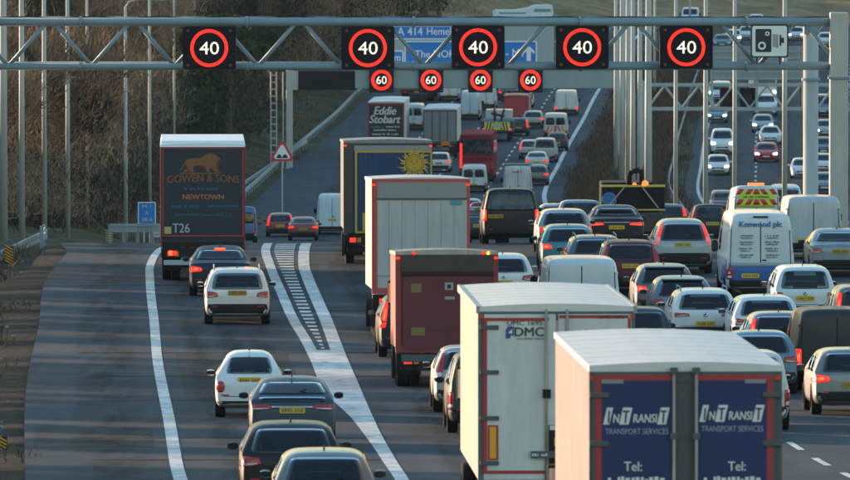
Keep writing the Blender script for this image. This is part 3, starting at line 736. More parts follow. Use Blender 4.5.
def tree_mesh(seed, h, spread, ntw, green=False):
    rnd = random.Random(seed); tr = MB(); cr = MB()
    tips = []
    def limb(p, dvec, ln, r, dep):
        q = p; d = dvec.copy()
        for s in range(3):
            d = (d+Vector((rnd.uniform(-.18,.18), rnd.uniform(-.18,.18), rnd.uniform(-.02,.16)))).normalized(); e = q+d*ln/3
            r2 = r*(.86 if s < 2 else .7); tr.tube(q, e, r*1.25, r2*1.25, n=5 if dep < 2 else 3, cap=False); q = e; r = r2
            if dep >= 1: tips.append((q.copy(), dep))
        if dep < 3:
            for k in range(3 if dep else 5):
                a = rnd.uniform(0, 2*math.pi); el = rnd.uniform(.2, 1.0)
                nd = (d*.7+Vector((math.cos(a)*spread, math.sin(a)*spread, el*.5))).normalized()
                limb(q, nd, ln*rnd.uniform(.55,.8), r*.7, dep+1)
    limb(Vector((0,0,-.4)), Vector((0,0,1)), h*.38, h*.017+.05, 0)
    k0 = len(tips)
    for i in range(ntw):
        p, dep = tips[rnd.randrange(k0)]
        o = Vector((rnd.gauss(0,.55), rnd.gauss(0,.55), rnd.gauss(0.05,.5)))*(h/10)
        p = p+o; 
        if i % 5 == 0: p.z *= rnd.random()
        if p.z < h*.04: p.z = h*.04+rnd.random()*.5
        dv = (o.normalized()*.6+Vector((rnd.uniform(-1,1), rnd.uniform(-1,1), rnd.uniform(.1,2.2)))).normalized()
        ln = rnd.uniform(.35,.95) if not green else rnd.uniform(.12,.26); w = rnd.uniform(.016,.036) if not green else ln*.8
        s = dv.cross(Vector((rnd.uniform(-1,1), rnd.uniform(-1,1), rnd.uniform(-1,1)))).normalized()*w
        b = len(cr.v)
        if green: cr.v += [tuple(p-s), tuple(p+s), tuple(p+s+dv*ln), tuple(p-s+dv*ln)]; cr.f.append((b,b+1,b+2,b+3))
        else: cr.v += [tuple(p-s), tuple(p+s), tuple(p+dv*ln)]; cr.f.append((b,b+1,b+2))
    return tr.mesh('trunk'), cr.mesh('crown')
TREES = [tree_mesh(i*11+3, 11, [.75,.9,.6,1.05][i % 4], 8500) for i in range(5)]+[tree_mesh(91, 10, .8, 6000, True), tree_mesh(97, 8, 1.0, 5500, True)]
def tree(x, y, k, s, label, group, rz=None, sz=1.):
    g = k >= 5
    r = thing('evergreen_tree' if g else 'bare_tree', label, 'tree', (x, y, gz(x, y)), (0, 0, random.uniform(0, 6.3) if rz is None else rz), group)
    r.scale = (s, s, s*sz)
    link('trunk', TREES[k][0], BARK, r); link('crown', TREES[k][1], EV if g else TW, r)
    return r
rt_ = random.Random(5)
def wood():
    # the wooded bank left of the road, beyond the crest
    y = 392
    while y < 1180:
        for t in (8, 13, 19, 27, 37, 50, 66):
            if rt_.random() < .88:
                yy = y+rt_.uniform(-7, 7); x = TE(yy)-t-rt_.uniform(-2.5, 3)-(5.5 if 600 < yy < 780 else 0)
                px = proj(x, yy, gz(x, yy))[0]
                if px < -60 or px > 900: continue
                ev = rt_.random() < (.28 if yy > 800 else .14)
                tree(x, yy, rt_.choice((5,6)) if ev else rt_.randrange(5), rt_.uniform(.75,1.3),
                     'dark evergreen or ivy clad tree in the wood on the left bank' if ev else 'bare brown winter tree in the wood on the left bank', 'evergreens in the wood on the left bank' if ev else 'bare trees in the wood on the left bank')
        y += 17
    # far hill beyond the bend
    for i in range(80):
        yy = rt_.uniform(1480, 2300); x = wx(rt_.uniform(-20, 870), yy)
        px = proj(x, yy, 0)[0]
        if 380 < px < 600 and yy < 1800: continue
        ev = rt_.random() < .3
        tree(x, yy, rt_.choice((5,6)) if ev else rt_.randrange(5), rt_.uniform(1.1,1.9),
             'dark evergreen tree on the distant hillside above the traffic' if ev else 'bare rusty brown tree on the distant hillside above the traffic', 'evergreens on the distant hillside' if ev else 'bare trees on the distant hillside', sz=.8)
    # right-hand bank
    for i in range(16):
        yy = 760+i*30; x = S0(yy)+20.5+rt_.uniform(8, 22)
        if proj(x, yy, 0)[0] > 900: continue
        tree(x, yy, rt_.randrange(5), rt_.uniform(.8,1.2), 'bare tree on the bank right of the southbound lanes', 'bare trees on the right bank')
wood()
def scrub(name, pts, m, n, h, ln, w):
    rnd = random.Random(len(pts)); b = MB()
    for x, y, r in pts:
        for i in range(n):
            a = rnd.uniform(0, 6.28); q = r*math.sqrt(rnd.random()); px, py = x+q*math.cos(a), y+q*math.sin(a)
            z = gz(px, py)+h*rnd.random()*(1-(q/r)**2*.7); l = ln*rnd.uniform(.5,1.3)
            d = Vector((rnd.uniform(-.7,.7), rnd.uniform(-.7,.7), rnd.uniform(.2,1.1))).normalized()*l; k = len(b.v); s = w*rnd.uniform(.6,1.4)
            b.v += [(px-s,py,z-.05),(px+s,py,z-.05),(px+d.x,py+d.y,z+d.z)]; b.f.append((k,k+1,k+2))
    o = b.build(name, m); o['kind'] = 'stuff'; return o
r3 = random.Random(17)
o = scrub('bramble_undergrowth', [(TE(y)-t-r3.uniform(0,3), y+r3.uniform(-4,4), r3.uniform(1.5,3)) for y in range(395, 1000, 9) for t in (6, 10, 15, 21)], DRYD, 130, 1.6, .7, .03)
tag(o, 'dry brown bramble undergrowth below the bare trees on the left bank', 'undergrowth')
o = scrub('verge_scrub', [(TE(y)-r3.uniform(.8,4.5), y+r3.uniform(-3,3), r3.uniform(.4,1.1)) for y in range(150, 345, 2)], DRY, 60, .35, .25, .012)
tag(o, 'dark dead weeds and litter on the verge beside the slip road', 'weeds')
o = scrub('median_scrub', [(RE(y)+r3.uniform(2.2,8.8), y, r3.uniform(.8,2.0)) for y in range(560, 1010, 2) for _ in (0,1)], DRYD, 120, .9, .5, .025)
tag(o, 'brown scrub growing in the central reservation', 'scrub')
o = scrub('rough_grass', [(TE(y)-r3.uniform(1.5,9), y+r3.uniform(-3,3), r3.uniform(1,2.2)) for y in range(560, 1000, 4) for _ in (0,1)], twigmat('tan_grass', (.06,.05,.022), (.24,.17,.08)), 110, .05, .32, .02)
tag(o, 'tan rough grass on the slope behind the left crash barrier', 'grass')
# unseen shrubs added beyond the left frame edge to shade the road, gaps let sun streaks through
rb = random.Random(3); y = 140.0; nb = 0
while y < 400:
    if int(y/9) % 7 != 2:
        tt = rb.uniform(11, 15) if y < 330 else rb.uniform(14, 19); x = TE(y)-tt; k = rb.randrange(5); s = rb.uniform(.24,.40)*(1.0 if y > 190 else .8)
        r = thing('shade_shrub', 'unseen bare shrub added on the near left bank to shade the slip road', 'shrub', (x, y, gz(x, y)), (0,0,rb.uniform(0,6)), 'unseen shrubs added for shade on the near left bank'); r.scale = (s*1.6, s*1.6, s)
        link('trunk', TREES[k][0], BARK, r); link('crown', TREES[k][1], TW, r)
    y += rb.uniform(2.0, 3.4)
lt = MB(); rl = random.Random(8)
for i in range(70):
    y = rl.uniform(185, 340); x = TE(y)-rl.uniform(.3, 3.5); z = gz(x, y)+.03; s = rl.uniform(.02, .06)
    P = [(x+rl.uniform(-s,s), y+rl.uniform(-s,s), z+rl.uniform(-.01,s)) for _ in range(8)]; P = [(x-s,y-s,z),(x+s,y-s*.6,z),(x+s,y+s,z),(x-s*.7,y+s,z),(x-s*.8,y-s*.5,z+s),(x+s*.6,y-s,z+s*.7),(x+s*.8,y+s*.8,z+s*1.1),(x-s,y+s*.6,z+s*.5)]
    lt.hexa(P)
o = lt.build('litter', mat('litter_plastic', (.22,.25,.28), .5)); tag(o, 'scraps of pale litter scattered on the verge beside the slip road', 'litter'); o['kind'] = 'stuff'
HAZE = bpy.data.materials.new('haze_air'); HAZE.use_nodes = True; hn = HAZE.node_tree
for n_ in list(hn.nodes):
    if n_.type != 'OUTPUT_MATERIAL': hn.nodes.remove(n_)
pv = hn.nodes.new('ShaderNodeVolumePrincipled'); pv.inputs['Color'].default_value = (.50,.72,1,1); pv.inputs['Density'].default_value = .000022; pv.inputs['Anisotropy'].default_value = .2
hn.links.new(pv.outputs[0], hn.nodes['Material Output'].inputs['Volume'])
hz = MB().box(-2700, 2900, -50, 9500, CZ-52, CZ+12).build('haze', HAZE); hz['kind'] = 'stuff'
# ------------------------------------------------------------------ lamp columns, barriers, posts
def lamp_column(px, d, h, label, group, arm=1, r0=.12, m=GALW, both=False, warm=0):
    if both: r0 *= 1.3
    x = wx(px, d); z = gz(x, d)
    root = thing('lamp_column', label, 'lamp post', (x, d, z), (0,0,0), group)
    MB().tube((0,0,-.5),(0,0,h),r0,r0*.66,n=12).build('column', m, root, True)
    for s in ((1,-1) if both else (arm,)):
        a = MB().path([(0,0,h-.1),(s*.15,0,h+.22),(s*.55,0,h+.36),(s*1.5,0,h+.42)], .05, 8).build('arm', m, root, True)
        MB().lathe([(-.45,.05),(-.36,.12),(.25,.15),(.45,.06)], 'x', 10, (s*1.85,0,h+.42)).build('lantern', mat('lantern_shell',(.6,.62,.64),.4,.2), a, True)
    return root
LEFTP = [(3,400,15,.18),(21.5,440,15,.14),(44,478,15,.13),(67.5,520,15,.13),(87,592,15.2,.11),(125.5,560,13.2,.12),(149.5,650,15,.12),(174,720,15,.10),(194.5,800,15,.11),(232,842,15,.10)]
where_l = ['at the left edge of the picture, thickest of the left verge row','second from the left picture edge on the left verge','third from the left picture edge on the left verge','fourth from the left picture edge, dark against the wood','with its lantern just above the near gantry truss at far left','dark and set right of the column with the lantern','lit warm on one side behind the blue marker sign','thin and pale, nearest left of the dark lorry cab height','thin and pale directly behind the dark lion lorry','thinnest and palest, right of the first speed signal']
for (px, d, h, r), w in zip(LEFTP, where_l):
    lamp_column(px, d, h, 'grey lamp column '+w, 'lamp columns along the left verge', 1, r)
MEDP = [(785,452,15,.10),(735,500,15,.10),(706,538,15,.12),(676,575,15,.11),(648.5,604,15,.20),(640,632,15,.15),(633,655,15,.15),(628,680,15,.16),(622,706,15,.15),(616,734,15,.13),(624.5,790,15,.10),(631,840,15,.10),(655,905,15,.09),(690,980,15,.09)]
where_m = ['rightmost of the row, beside the two thick gantry legs','standing over the dark oncoming car','between the rightmost speed signal and the white oncoming hatchback','below the rightmost speed signal','thickest of the bundle above the black recovery truck','in the bundle above the recovery truck, right of its centre','near the middle of the bundle above the recovery truck','left of the middle in the bundle of columns','second from the left of the bundle','leftmost of the bundle, with a sunlit left edge','far off, seen through the gaps at the left of the bundle','far off, seen through the middle of the bundle','far off, just right of the bundle','farthest, small against the oncoming lanes']
for (px, d, h, r), w in zip(MEDP, where_m):
    lamp_column(px, d, h, 'tall central reservation lamp column, '+w, 'lamp columns in the central reservation', 1, r, both=True)
def barrier(name, label, fn, y0, y1, step=3.2, h=.61, group=None, lift=None):
    zz = (lambda x, y: gz(x, y)) if lift is None else (lambda x, y: zr(y)+lift)
    x0 = fn(y0); root = thing(name, label, 'crash barrier', (x0, y0, zz(x0, y0)), (0,0,0), group)
    O = Vector(root.location); n = int((y1-y0)/step); P = []
    for i in range(n+1):
        y = y0+(y1-y0)*i/n; x = fn(y); P.append(Vector((x, y, zz(x, y)))-O)
    prof = [(.0,-.15),(.05,-.13),(.06,-.07),(.01,-.02),(.01,.02),(.06,.07),(.05,.13),(.0,.15)]
    b = MB()
    for p in P:
        for dx, dz in prof: b.v.append((p.x+dx, p.y, p.z+h+dz))
    k = len(prof)
    for i in range(n):
        for j in range(k-1): b.f.append((i*k+j, i*k+j+1, (i+1)*k+j+1, (i+1)*k+j))
    r = b.build('rail', GALV, root); md = r.modifiers.new('s', 'SOLIDIFY'); md.thickness = .012
    pm = MB().box(-.05,.05,-.04,.04,-.4,h+.1).mesh('post')
    for p in P:
        q = link('post', pm, GALV, root); q.location = p+Vector((-.06,0,0))
    return root
barrier('crash_barrier', 'long steel crash barrier along the far left verge behind the dark lorry', lambda y: TE(y)-.9, 560, 980, 4.0)
barrier('crash_barrier', 'short second run of steel barrier behind the long one near the warning triangle', lambda y: TE(y)-2.4+.012*(y-640), 700, 800, 4.0)
barrier('crash_barrier', 'steel barrier curving off at the brow of the slip road', lambda y: TE(y)-.6-.0, 341, 352, 1.6)
def cross_barrier():
    root = None
    P = [(108,247,345),(122,248,345.5),(136,248.5,346),(150,248.5,346),(162,248,346.5)]
    x0 = wx(106, 346); z0 = gz(x0, 346); root = thing('crash_barrier', 'pale steel barrier end crossing behind the brow of the slip road', 'crash barrier', (x0, 346, z0)); O = Vector((x0,346,z0))
    pts = [Vector((wx(p[0], p[2]), p[2]+1.5, CZ-Hs(p[2])+.45))-O for p in P]
    b = MB()
    for a, c in zip(pts, pts[1:]):
        for z0, z1, yo in ((-.15,-.05,0),(-.05,.05,.06),(.05,.15,0)): b.hexa([(a.x,a.y+yo,a.z+z0),(c.x,c.y+yo,c.z+z0),(c.x,c.y+.07,c.z+z0),(a.x,a.y+.07,a.z+z0),(a.x,a.y+yo,a.z+z1-.01),(c.x,c.y+yo,c.z+z1-.01),(c.x,c.y+.07,c.z+z1-.01),(a.x,a.y+.07,a.z+z1-.01)])
    b.build('rail', GALV, root)
    pm = MB().box(-.06,.06,.07,.17,-.7,.1).mesh('post')
    for a in pts: q = link('post', pm, GALV, root); q.location = a
cross_barrier()
def near_barrier():
    x0 = wx(-8, 330); root = thing('crash_barrier', 'steel barrier at the left picture edge running away behind the striped marker', 'crash barrier', (x0, 330, gz(x0,330))); O = Vector(root.location)
    pts = [Vector((wx(a, d), d, wz(b, d)))-O for a, b, d in ((-14,263,322),(0,256,330),(16,249,339),(32,241,349),(47,234,360))]
    bb = MB()
    for a, c in zip(pts, pts[1:]):
        for dz in (-.09, .09): bb.hexa([(a.x,a.y,a.z-.06+dz),(c.x,c.y,c.z-.06+dz),(c.x-.06,c.y,c.z-.08+dz),(a.x-.06,a.y,a.z-.08+dz),(a.x,a.y,a.z+.06+dz),(c.x,c.y,c.z+.06+dz),(c.x-.06,c.y,c.z+.08+dz),(a.x-.06,a.y,a.z+.08+dz)])
    bb.build('rail', GALV, root)
    pm = MB().box(-.06,.06,-.04,.04,-1.3,.1).mesh('post')
    for a in pts: q = link('post', pm, GALV, root); q.location = a-Vector((.12,0,0))
near_barrier()
barrier('crash_barrier', 'pale steel barrier along the inside edge of the southbound lanes', lambda y: S0(y)-1.2, 560, 1000, 4.0)
# chevron marker posts
MYEL = mat('marker_yellow', (.75,.33,.02), .5)
def marker(px, py0, py1, d, label):
    x = wx(px, d); zt = wz(py0, d); zb_ = min(gz(x, d), wz(py1, d)-.3); h = zt-zb_; w = .30; hb = (py1-py0)*d/F
    root = thing('hazard_marker', label, 'marker post', (x, d, zb_), (0,0,0), 'striped hazard markers beside the slip road')
    MB().box(-.04,.04,0.03,.09,0,h).build('post', GALV, root)
    b = MB().box(-w/2,w/2,0,.03,h-hb,h).build('board', INK, root)
    for k in range(6):
        z = h-hb+hb*(k+.1)/6; q = MB(); t = hb/12
        q.hexa([(-w/2+.01,-.006,z+.10),(w/2-.01,-.006,z-.06),(w/2-.01,0,z-.06),(-w/2+.01,0,z+.10),(-w/2+.01,-.006,z+.10+t),(w/2-.01,-.006,z-.06+t),(w/2-.01,0,z-.06+t),(-w/2+.01,0,z+.10+t)]).build('stripe', MYEL, b)
    MB().lathe([(-.03,.07),(.03,.07)], 'y', 12, (0,0.02,h+.14)).build('reflector', mat('marker_blue',(.05,.12,.25),.3), root)
marker(8.5, 246, 264, 322, 'black and yellow striped marker board at the left picture edge')
marker(109, 231, 246, 349, 'black and yellow striped marker board at the brow of the slip road')
marker(-1, 436, 458, 207, 'near striped marker board cut by the left picture edge low down')
for px, d, t in ((82, 352, 'left'), (252, 352, 'x')):
    pass
# blue location sign
BLU = mat('sign_blue', (.006,.19,.62), .45, dirt=.2, dcol=(.05,.09,.16)); SW = mat('sign_white', (.84,.85,.84), .45, dirt=.15, dcol=(.4,.4,.38)); SG = mat('sign_back_grey', (.30,.34,.35), .6, .2, dirt=.5, dcol=(.17,.19,.19), scale=.8)
SYE = mat('sign_yellow', (.7,.5,.05), .5)
def location_sign():
    d = 352; x = wx(146.5, d); w = 18*d/F; h = 22.5*d/F; zt = wz(202, d); zb_ = min(gz(x, d), zt-2.2)
    root = thing('location_sign', 'small blue driver location sign with white border on twin posts left of the dark lorry', 'road sign', (x, d, zb_)); H = zt-zb_
    for s in (-1, 1): MB().tube((s*.1,.05,0),(s*.1,.05,H-.05),.025).build('post', GALW, root)
    p = MB().prism(rrect(-w/2,w/2,H-h,H,.05), 0, .02).build('panel', SW, root)
    q = MB().prism(rrect(-w/2+.03,w/2-.03,H-h+.03,H-.03,.035), -.004, .001).build('blue_face', BLU, p)
    text(p, 'M 1', 0, H-h*.20, w*.48, h*.16, SYE, y=-.008); text(p, 'A', 0, H-h*.48, w*.2, h*.16, SYE, y=-.008); text(p, '38.6', 0, H-h*.78, w*.62, h*.16, SYE, y=-.008)
location_sign()
def triangle():
    d = 640; x = wx(282, d); s = d/F; zt = wz(141.5, d); w = 21.5*s; h = 19*s; z0 = gz(x, d); H = zt-z0
    root = thing('warning_sign', 'red bordered white triangle warning sign with two black bumps', 'road sign', (x, d, z0))
    MB().tube((0,.06,0),(0,.06,H-.3),.045).build('post', GALW, root)
    def tri(k, y0, y1, m, nm, par):
        cz = H-h*.64; P = []
        for a in (90, 210, 330):
            for da in (-9, 0, 9): P.append((w*.575*k*math.cos(R_(a+da*.9))*(1-.06*(da==0)*0), cz+w*.575*k*math.sin(R_(a+da*.9))))
        return MB().prism(P, y0, y1).build(nm, m, par)
    t = tri(1.0, 0, .02, mat('sign_red', (.62,.025,.03), .45), 'red_border', root); tri(.70, -.005, .001, SW, 'white_face', t)
    P = [(-w*.27, H-h*.86)]
    for i in range(21): u = i/20; P.append((-w*.27+w*.54*u, H-h*.84+h*.17*abs(math.sin(2*math.pi*u))))
    P.append((w*.27, H-h*.86)); b = MB()
    for a, c in zip(P[1:-1], P[2:-1]): b.hexa([(a[0],-.010,H-h*.88),(c[0],-.010,H-h*.88),(c[0],-.004,H-h*.88),(a[0],-.004,H-h*.88),(a[0],-.010,a[1]),(c[0],-.010,c[1]),(c[0],-.004,c[1]),(a[0],-.004,a[1])])
    b.build('bump_symbol', INK, t)
triangle()

# ------------------------------------------------------------------ gantries and signals
GST = mat('gantry_paint', (.20,.29,.34), .42, .15, dirt=.35, dcol=(.13,.16,.18), scale=.5)
HOU = mat('signal_housing', (.006,.006,.012), .7, spec=.2)
LEDR = mat('led_red', (1.0,.022,.010), .4, emit=.25); LEDW = mat('led_white', (1.0,.86,.66), .4, emit=.27)
GY = 338.0
def gantry1():
    d = GY; s = d/F; y0 = d; z1 = wz(22, d); z0 = wz(66.5, d); zm = CZ
    xs = wx(-60, d); xe = wx(833, d); xc = wx(839, d); zg = gz(xc, d)
    root = thing('near_gantry', 'near grey tubular truss gantry spanning the picture with the 40 signals', 'gantry', (xc, d, zg)); O = Vector((xc, d, zg))
    def L_(x, z, dy=0): return Vector((x, d+dy, z))-O
    for dy in (0, 1.3):
        MB().tube(L_(xs, z1, dy), L_(xe, z1, dy), 4.3*s, n=20).build('top_chord', GST, root, True)
        MB().tube(L_(xs, z0, dy), L_(xe, z0, dy), 3.6*s, n=20).build('bottom_chord', GST, root, True)
    for k in range(-1, 10):
        xt = wx(50+83.3*k, d); xb0 = wx(8+83.3*k, d); xb1 = wx(91.5+83.3*k, d)
        for dy in ((0,) if k != 99 else ()):
            MB().tube(L_(xb0, z0, dy), L_(xt-.1, z1, dy), 2.1*s, n=10).build('brace', GST, root, True)
            if 91.5+83.3*k < 850: MB().tube(L_(xt+.1, z1, dy), L_(xb1, z0, dy), 2.1*s, n=10).build('brace', GST, root, True)
        MB().tube(L_(xt, z1, 0), L_(xt, z1, 1.3), .05, n=8).build('cross_tie', GST, root, True)
        if k % 2 == 0:
            for zz, rr in ((z1, 4.3*s), (z0, 3.6*s)):
                fl = MB().tube(L_(xt+1.0, zz), L_(xt+1.07, zz), rr*1.32, n=20).build('flange', GST, root, True)
                for a_ in range(8): MB().tube(L_(xt+.98, zz+math.cos(a_*.785)*rr*1.17, math.sin(a_*.785)*rr*1.17), L_(xt+1.09, zz+math.cos(a_*.785)*rr*1.17, math.sin(a_*.785)*rr*1.17), .018, n=6).build('bolt', GALV, fl)
        MB().tube(L_(xb1, z0, 0), L_(xb1, z0, 1.3), .05, n=8).build('cross_tie', GST, root, True)
    MB().path([L_(xs, z1+.16, .1)]+[L_(xs+(xe-xs)*i/40, z1+.155+.02*math.sin(i*2.1), .1) for i in range(1, 40)]+[L_(xe, z1+.16, .1)], .022, 6).build('cable', BLK, root)
    w = 9.2*s
    MB().box(-w, w, -.3, .3, -.5, wz(12.5, d)-zg).build('leg', GALW, root, bevel=.04)
    MB().box(-w-.05, w+.05, -.36, .36, wz(79, d)-zg, wz(76.5, d)-zg).build('flange', GST, root, bevel=.01)
    x2 = wx(811, d+45)-xc
    b = MB().lathe([(-3, .29), (wz(20, d+45)-zg, .29)], 'z', 24, (x2, 45, 0)).build('rear_leg', GALW, root, True)
    MB().lathe([(wz(80.5,d+45)-zg, .36), (wz(78,d+45)-zg, .36)], 'z', 24, (x2, 45, 0)).build('flange', GST, b, True)
    MB().box(x2-.28, x2+.28, 44.7, 45.3, wz(34, d+45)-zg, wz(23, d+45)-zg).build('junction_box', GST, b, bevel=.03)
    xl = wx(2.5, d)-xc
    MB().lathe([(-.5, .32), (wz(-30, d)-zg, .3)], 'z', 20, (wx(-62, d)-xc, 0, 0)).build('leg', GALW, root, True)
gantry1()
def signal(px, py, w, h, ro, ri, txt, d, label, group, glow=LEDR, tw=.55):
    s = d/F; z = wz(py, d); x = wx(px, d)
    root = thing('speed_signal', label, 'speed signal', (x, d-.55 if d < 500 else d-.3, z-h*s/2), (0,0,0), group); H = h*s; cz = H/2
    hb = MB().prism(rrect(-w*s/2, w*s/2, 0, H, .08), 0, .42).build('housing', HOU, root)
    MB().box(-w*s*.36, w*s*.36, .42, .60, H*.15, H*.3).build('bracket', GST, root)
    b = ring(0, cz, ri*s, ro*s, -.03, .001); b.build('red_ring', glow, root)
    t = text(root, txt, 0, cz, ro*s*2*tw*(.93 if d < 500 else 1), ro*s*2*(.335 if d < 500 else .38), LEDW, y=-.03, bold=.0)
    for a in (-1, 1):
        for c in (-1, 1):
            MB().lathe([(-.02,.045),(.004,.055)], 'y', 12, (a*w*s*.40, 0, cz+c*H*.40)).build('corner_lamp', mat('lamp_off',(.12,.05,.03),.3), root)
for px, wh in ((209.5,'leftmost, above the slip road'),(368,'second from left, above the sun lorry'),(478,'in front of the blue direction sign'),(582,'just left of the bundled lamp columns'),(686,'rightmost, left of the camera sign')):
    signal(px, 46.8+(.8 if px < 400 else 0), 53, 43, 18.9, 15.6, '40', GY, 'signal with lit red ring and 40, '+wh, 'lit 40 signals on the near gantry')
def camera_sign():
    d = GY; s = d/F; w, h = 38*s, 33.5*s; z = wz(57.5, d)
    root = thing('camera_sign', 'white speed camera sign with black border on the near gantry', 'road sign', (wx(769.3, d), d-.35, z))
    DK = mat('sign_navy', (.012,.02,.04), .5)
    MB().prism(rrect(-w/2,w/2,0,h,.10), 0, .05).build('border', DK, root)
    f = MB().prism(rrect(-w/2+.055,w/2-.055,.055,h-.055,.07), -.006, .001).build('white_face', SW, root)
    b = MB().prism(rrect(-w*.37, w*.05, h*.17, h*.86, .05), -.014, -.004).build('camera_symbol', DK, root)
    ring(-w*.20, h*.36, .075, .135, -.022, -.012).build('lens_ring', SW, b); ring(-w*.06, h*.72, .035, .075, -.022, -.012).build('lens_ring', SW, b)
    for k in range(4): MB().box(w*(.09+.038*k), w*(.108+.038*k), -.012, -.004, h*(.32-.01*k), h*(.70+.0*k)).build('bellows_line', DK, b)
    MB().prism([(w*.26,h*.36),(w*.31,h*.36),(w*.31,h*.44),(w*.38,h*.44),(w*.38,h*.60),(w*.31,h*.60),(w*.31,h*.68),(w*.26,h*.68)], -.012, -.004).build('flash_symbol', DK, b)
    for px in (756.5, 779.5):
        x = wx(px, d)-wx(769.3, d); MB().box(x-.03,x+.03,.0,.05,-.22,0.02).build('bracket', DK, root)
camera_sign()
G2 = 758.0
def gantry2():
    d = G2; s = d/F; xc = wx(289, d); zg = gz(xc, d)-.3
    root = thing('far_gantry', 'farther grey box beam gantry with ladder leg carrying the 60 signals', 'gantry', (xc, d, zg)); H = lambda py: wz(py, d)-zg
    BG = mat('beam_grey', (.30,.36,.37), .5, .1, dirt=.4, dcol=(.2,.23,.23), scale=.5)
    MB().box(wx(355,d)-xc, wx(616,d)-xc, 0, .9, H(88.5), H(69)).build('box_beam', BG, root, bevel=.04)
    MB().box(wx(355,d)-xc, wx(616,d)-xc, -.06, 0, H(70.5), H(69)).build('beam_lip', SG, root)
    MB().box(wx(293,d)-xc, wx(356,d)-xc, 0.1, .8, H(90), H(71)).build('service_panel', HOU, root)
    MB().box(-3.0*s, 3.6*s, 0, .5, 0, H(69)).build('leg', GALW, root, bevel=.04)
    MB().box(-3.0*s, 9*s, -.05, .45, H(90), H(71)).build('leg_bracket', GALW, root)
    for px in (270.8, 276.5, 283): MB().tube((wx(px,d)-xc,-.2,0),(wx(px,d)-xc,-.2,H(72)),.05).build('ladder_rail', GALW, root)
    k = 0; z = 1.0
    while z < H(73):
        MB().box(wx(270.8,d)-xc, wx(277,d)-xc, -.25,-.15, z, z+.09).build('ladder_rung', GALW, root); z += 7.0*s
    MB().box(wx(614,d)-xc, wx(620,d)-xc, 0,.5, -1, H(30)).build('leg', GALW, root)
gantry2()
for px, wh in ((381.5,'leftmost of the four, above the black lorry'),(431,'second of the four, above the grey lorry'),(480.5,'third of the four, left of the white saloon'),(530.5,'rightmost of the four')):
    signal(px, 80, 24.5, 25, 10.3, 7.0, '60', G2, 'small signal with red ring and 60, '+wh, 'lit 60 signals on the farther gantry', tw=.50)
def direction_sign():
    d = G2+2.2; s = d/F; z0 = wz(67, d); xc = wx(392, d)
    root = thing('direction_sign', 'large blue motorway direction sign for A 414 Hemel and the NORTH M1', 'road sign', (xc, d, z0)); X = lambda px: wx(px, d)-xc; Z = lambda py: wz(py, d)-z0
    MB().box(X(391), X(554), 0, .08, Z(67), Z(24)).build('backboard', mat('sign_board_grey', (.33,.39,.40), .5, dirt=.3, dcol=(.24,.28,.28)), root)
    def pan(x0, x1, y0, y1, nm):
        p = MB().prism(rrect(X(x0), X(x1), Z(y1), Z(y0), .12), -.02, .001).build(nm+'_border', SW, root)
        MB().prism(rrect(X(x0)+.09, X(x1)-.09, Z(y1)+.09, Z(y0)-.09, .08), -.03, -.018).build(nm, BLU, p); return p
    a = pan(391.5, 470, 25.5, 39.5, 'upper_panel'); b = pan(404.5, 537, 41, 66, 'lower_panel'); c = pan(391.5, 403.5, 50.5, 66, 'side_panel')
    text(a, 'A 414', X(410), Z(31.5), 25*s, 8.0*s, SW, y=-.04, bold=.02); text(a, 'Hemel', X(439), Z(31.3), 24*s, 7.6*s, SW, y=-.04, bold=.012)
    text(b, 'The NORTH', X(441), Z(54), 52*s, 7.2*s, SW, y=-.04, bold=.012); text(b, '- M1', X(514.5), Z(53), 17*s, 8.2*s, SW, y=-.04, bold=.015)
    text(c, 'm', X(397.5), Z(58.5), 6*s, 4.6*s, SW, y=-.04, bold=.015)
    MB().prism([(X(526.6),Z(61)),(X(531),Z(61)),(X(531),Z(51.5)),(X(534.5),Z(54)),(X(534.5),Z(51)),(X(528.8),Z(46)),(X(523.2),Z(51)),(X(523.2),Z(54)),(X(526.6),Z(51.5))], -.045, -.028).build('arrow', SW, b)
    for px in (410, 450, 500, 545): MB().box(X(px)-.08, X(px)+.08, .08, .3, -.6, Z(24)).build('support_post', GALW, root)
direction_sign()
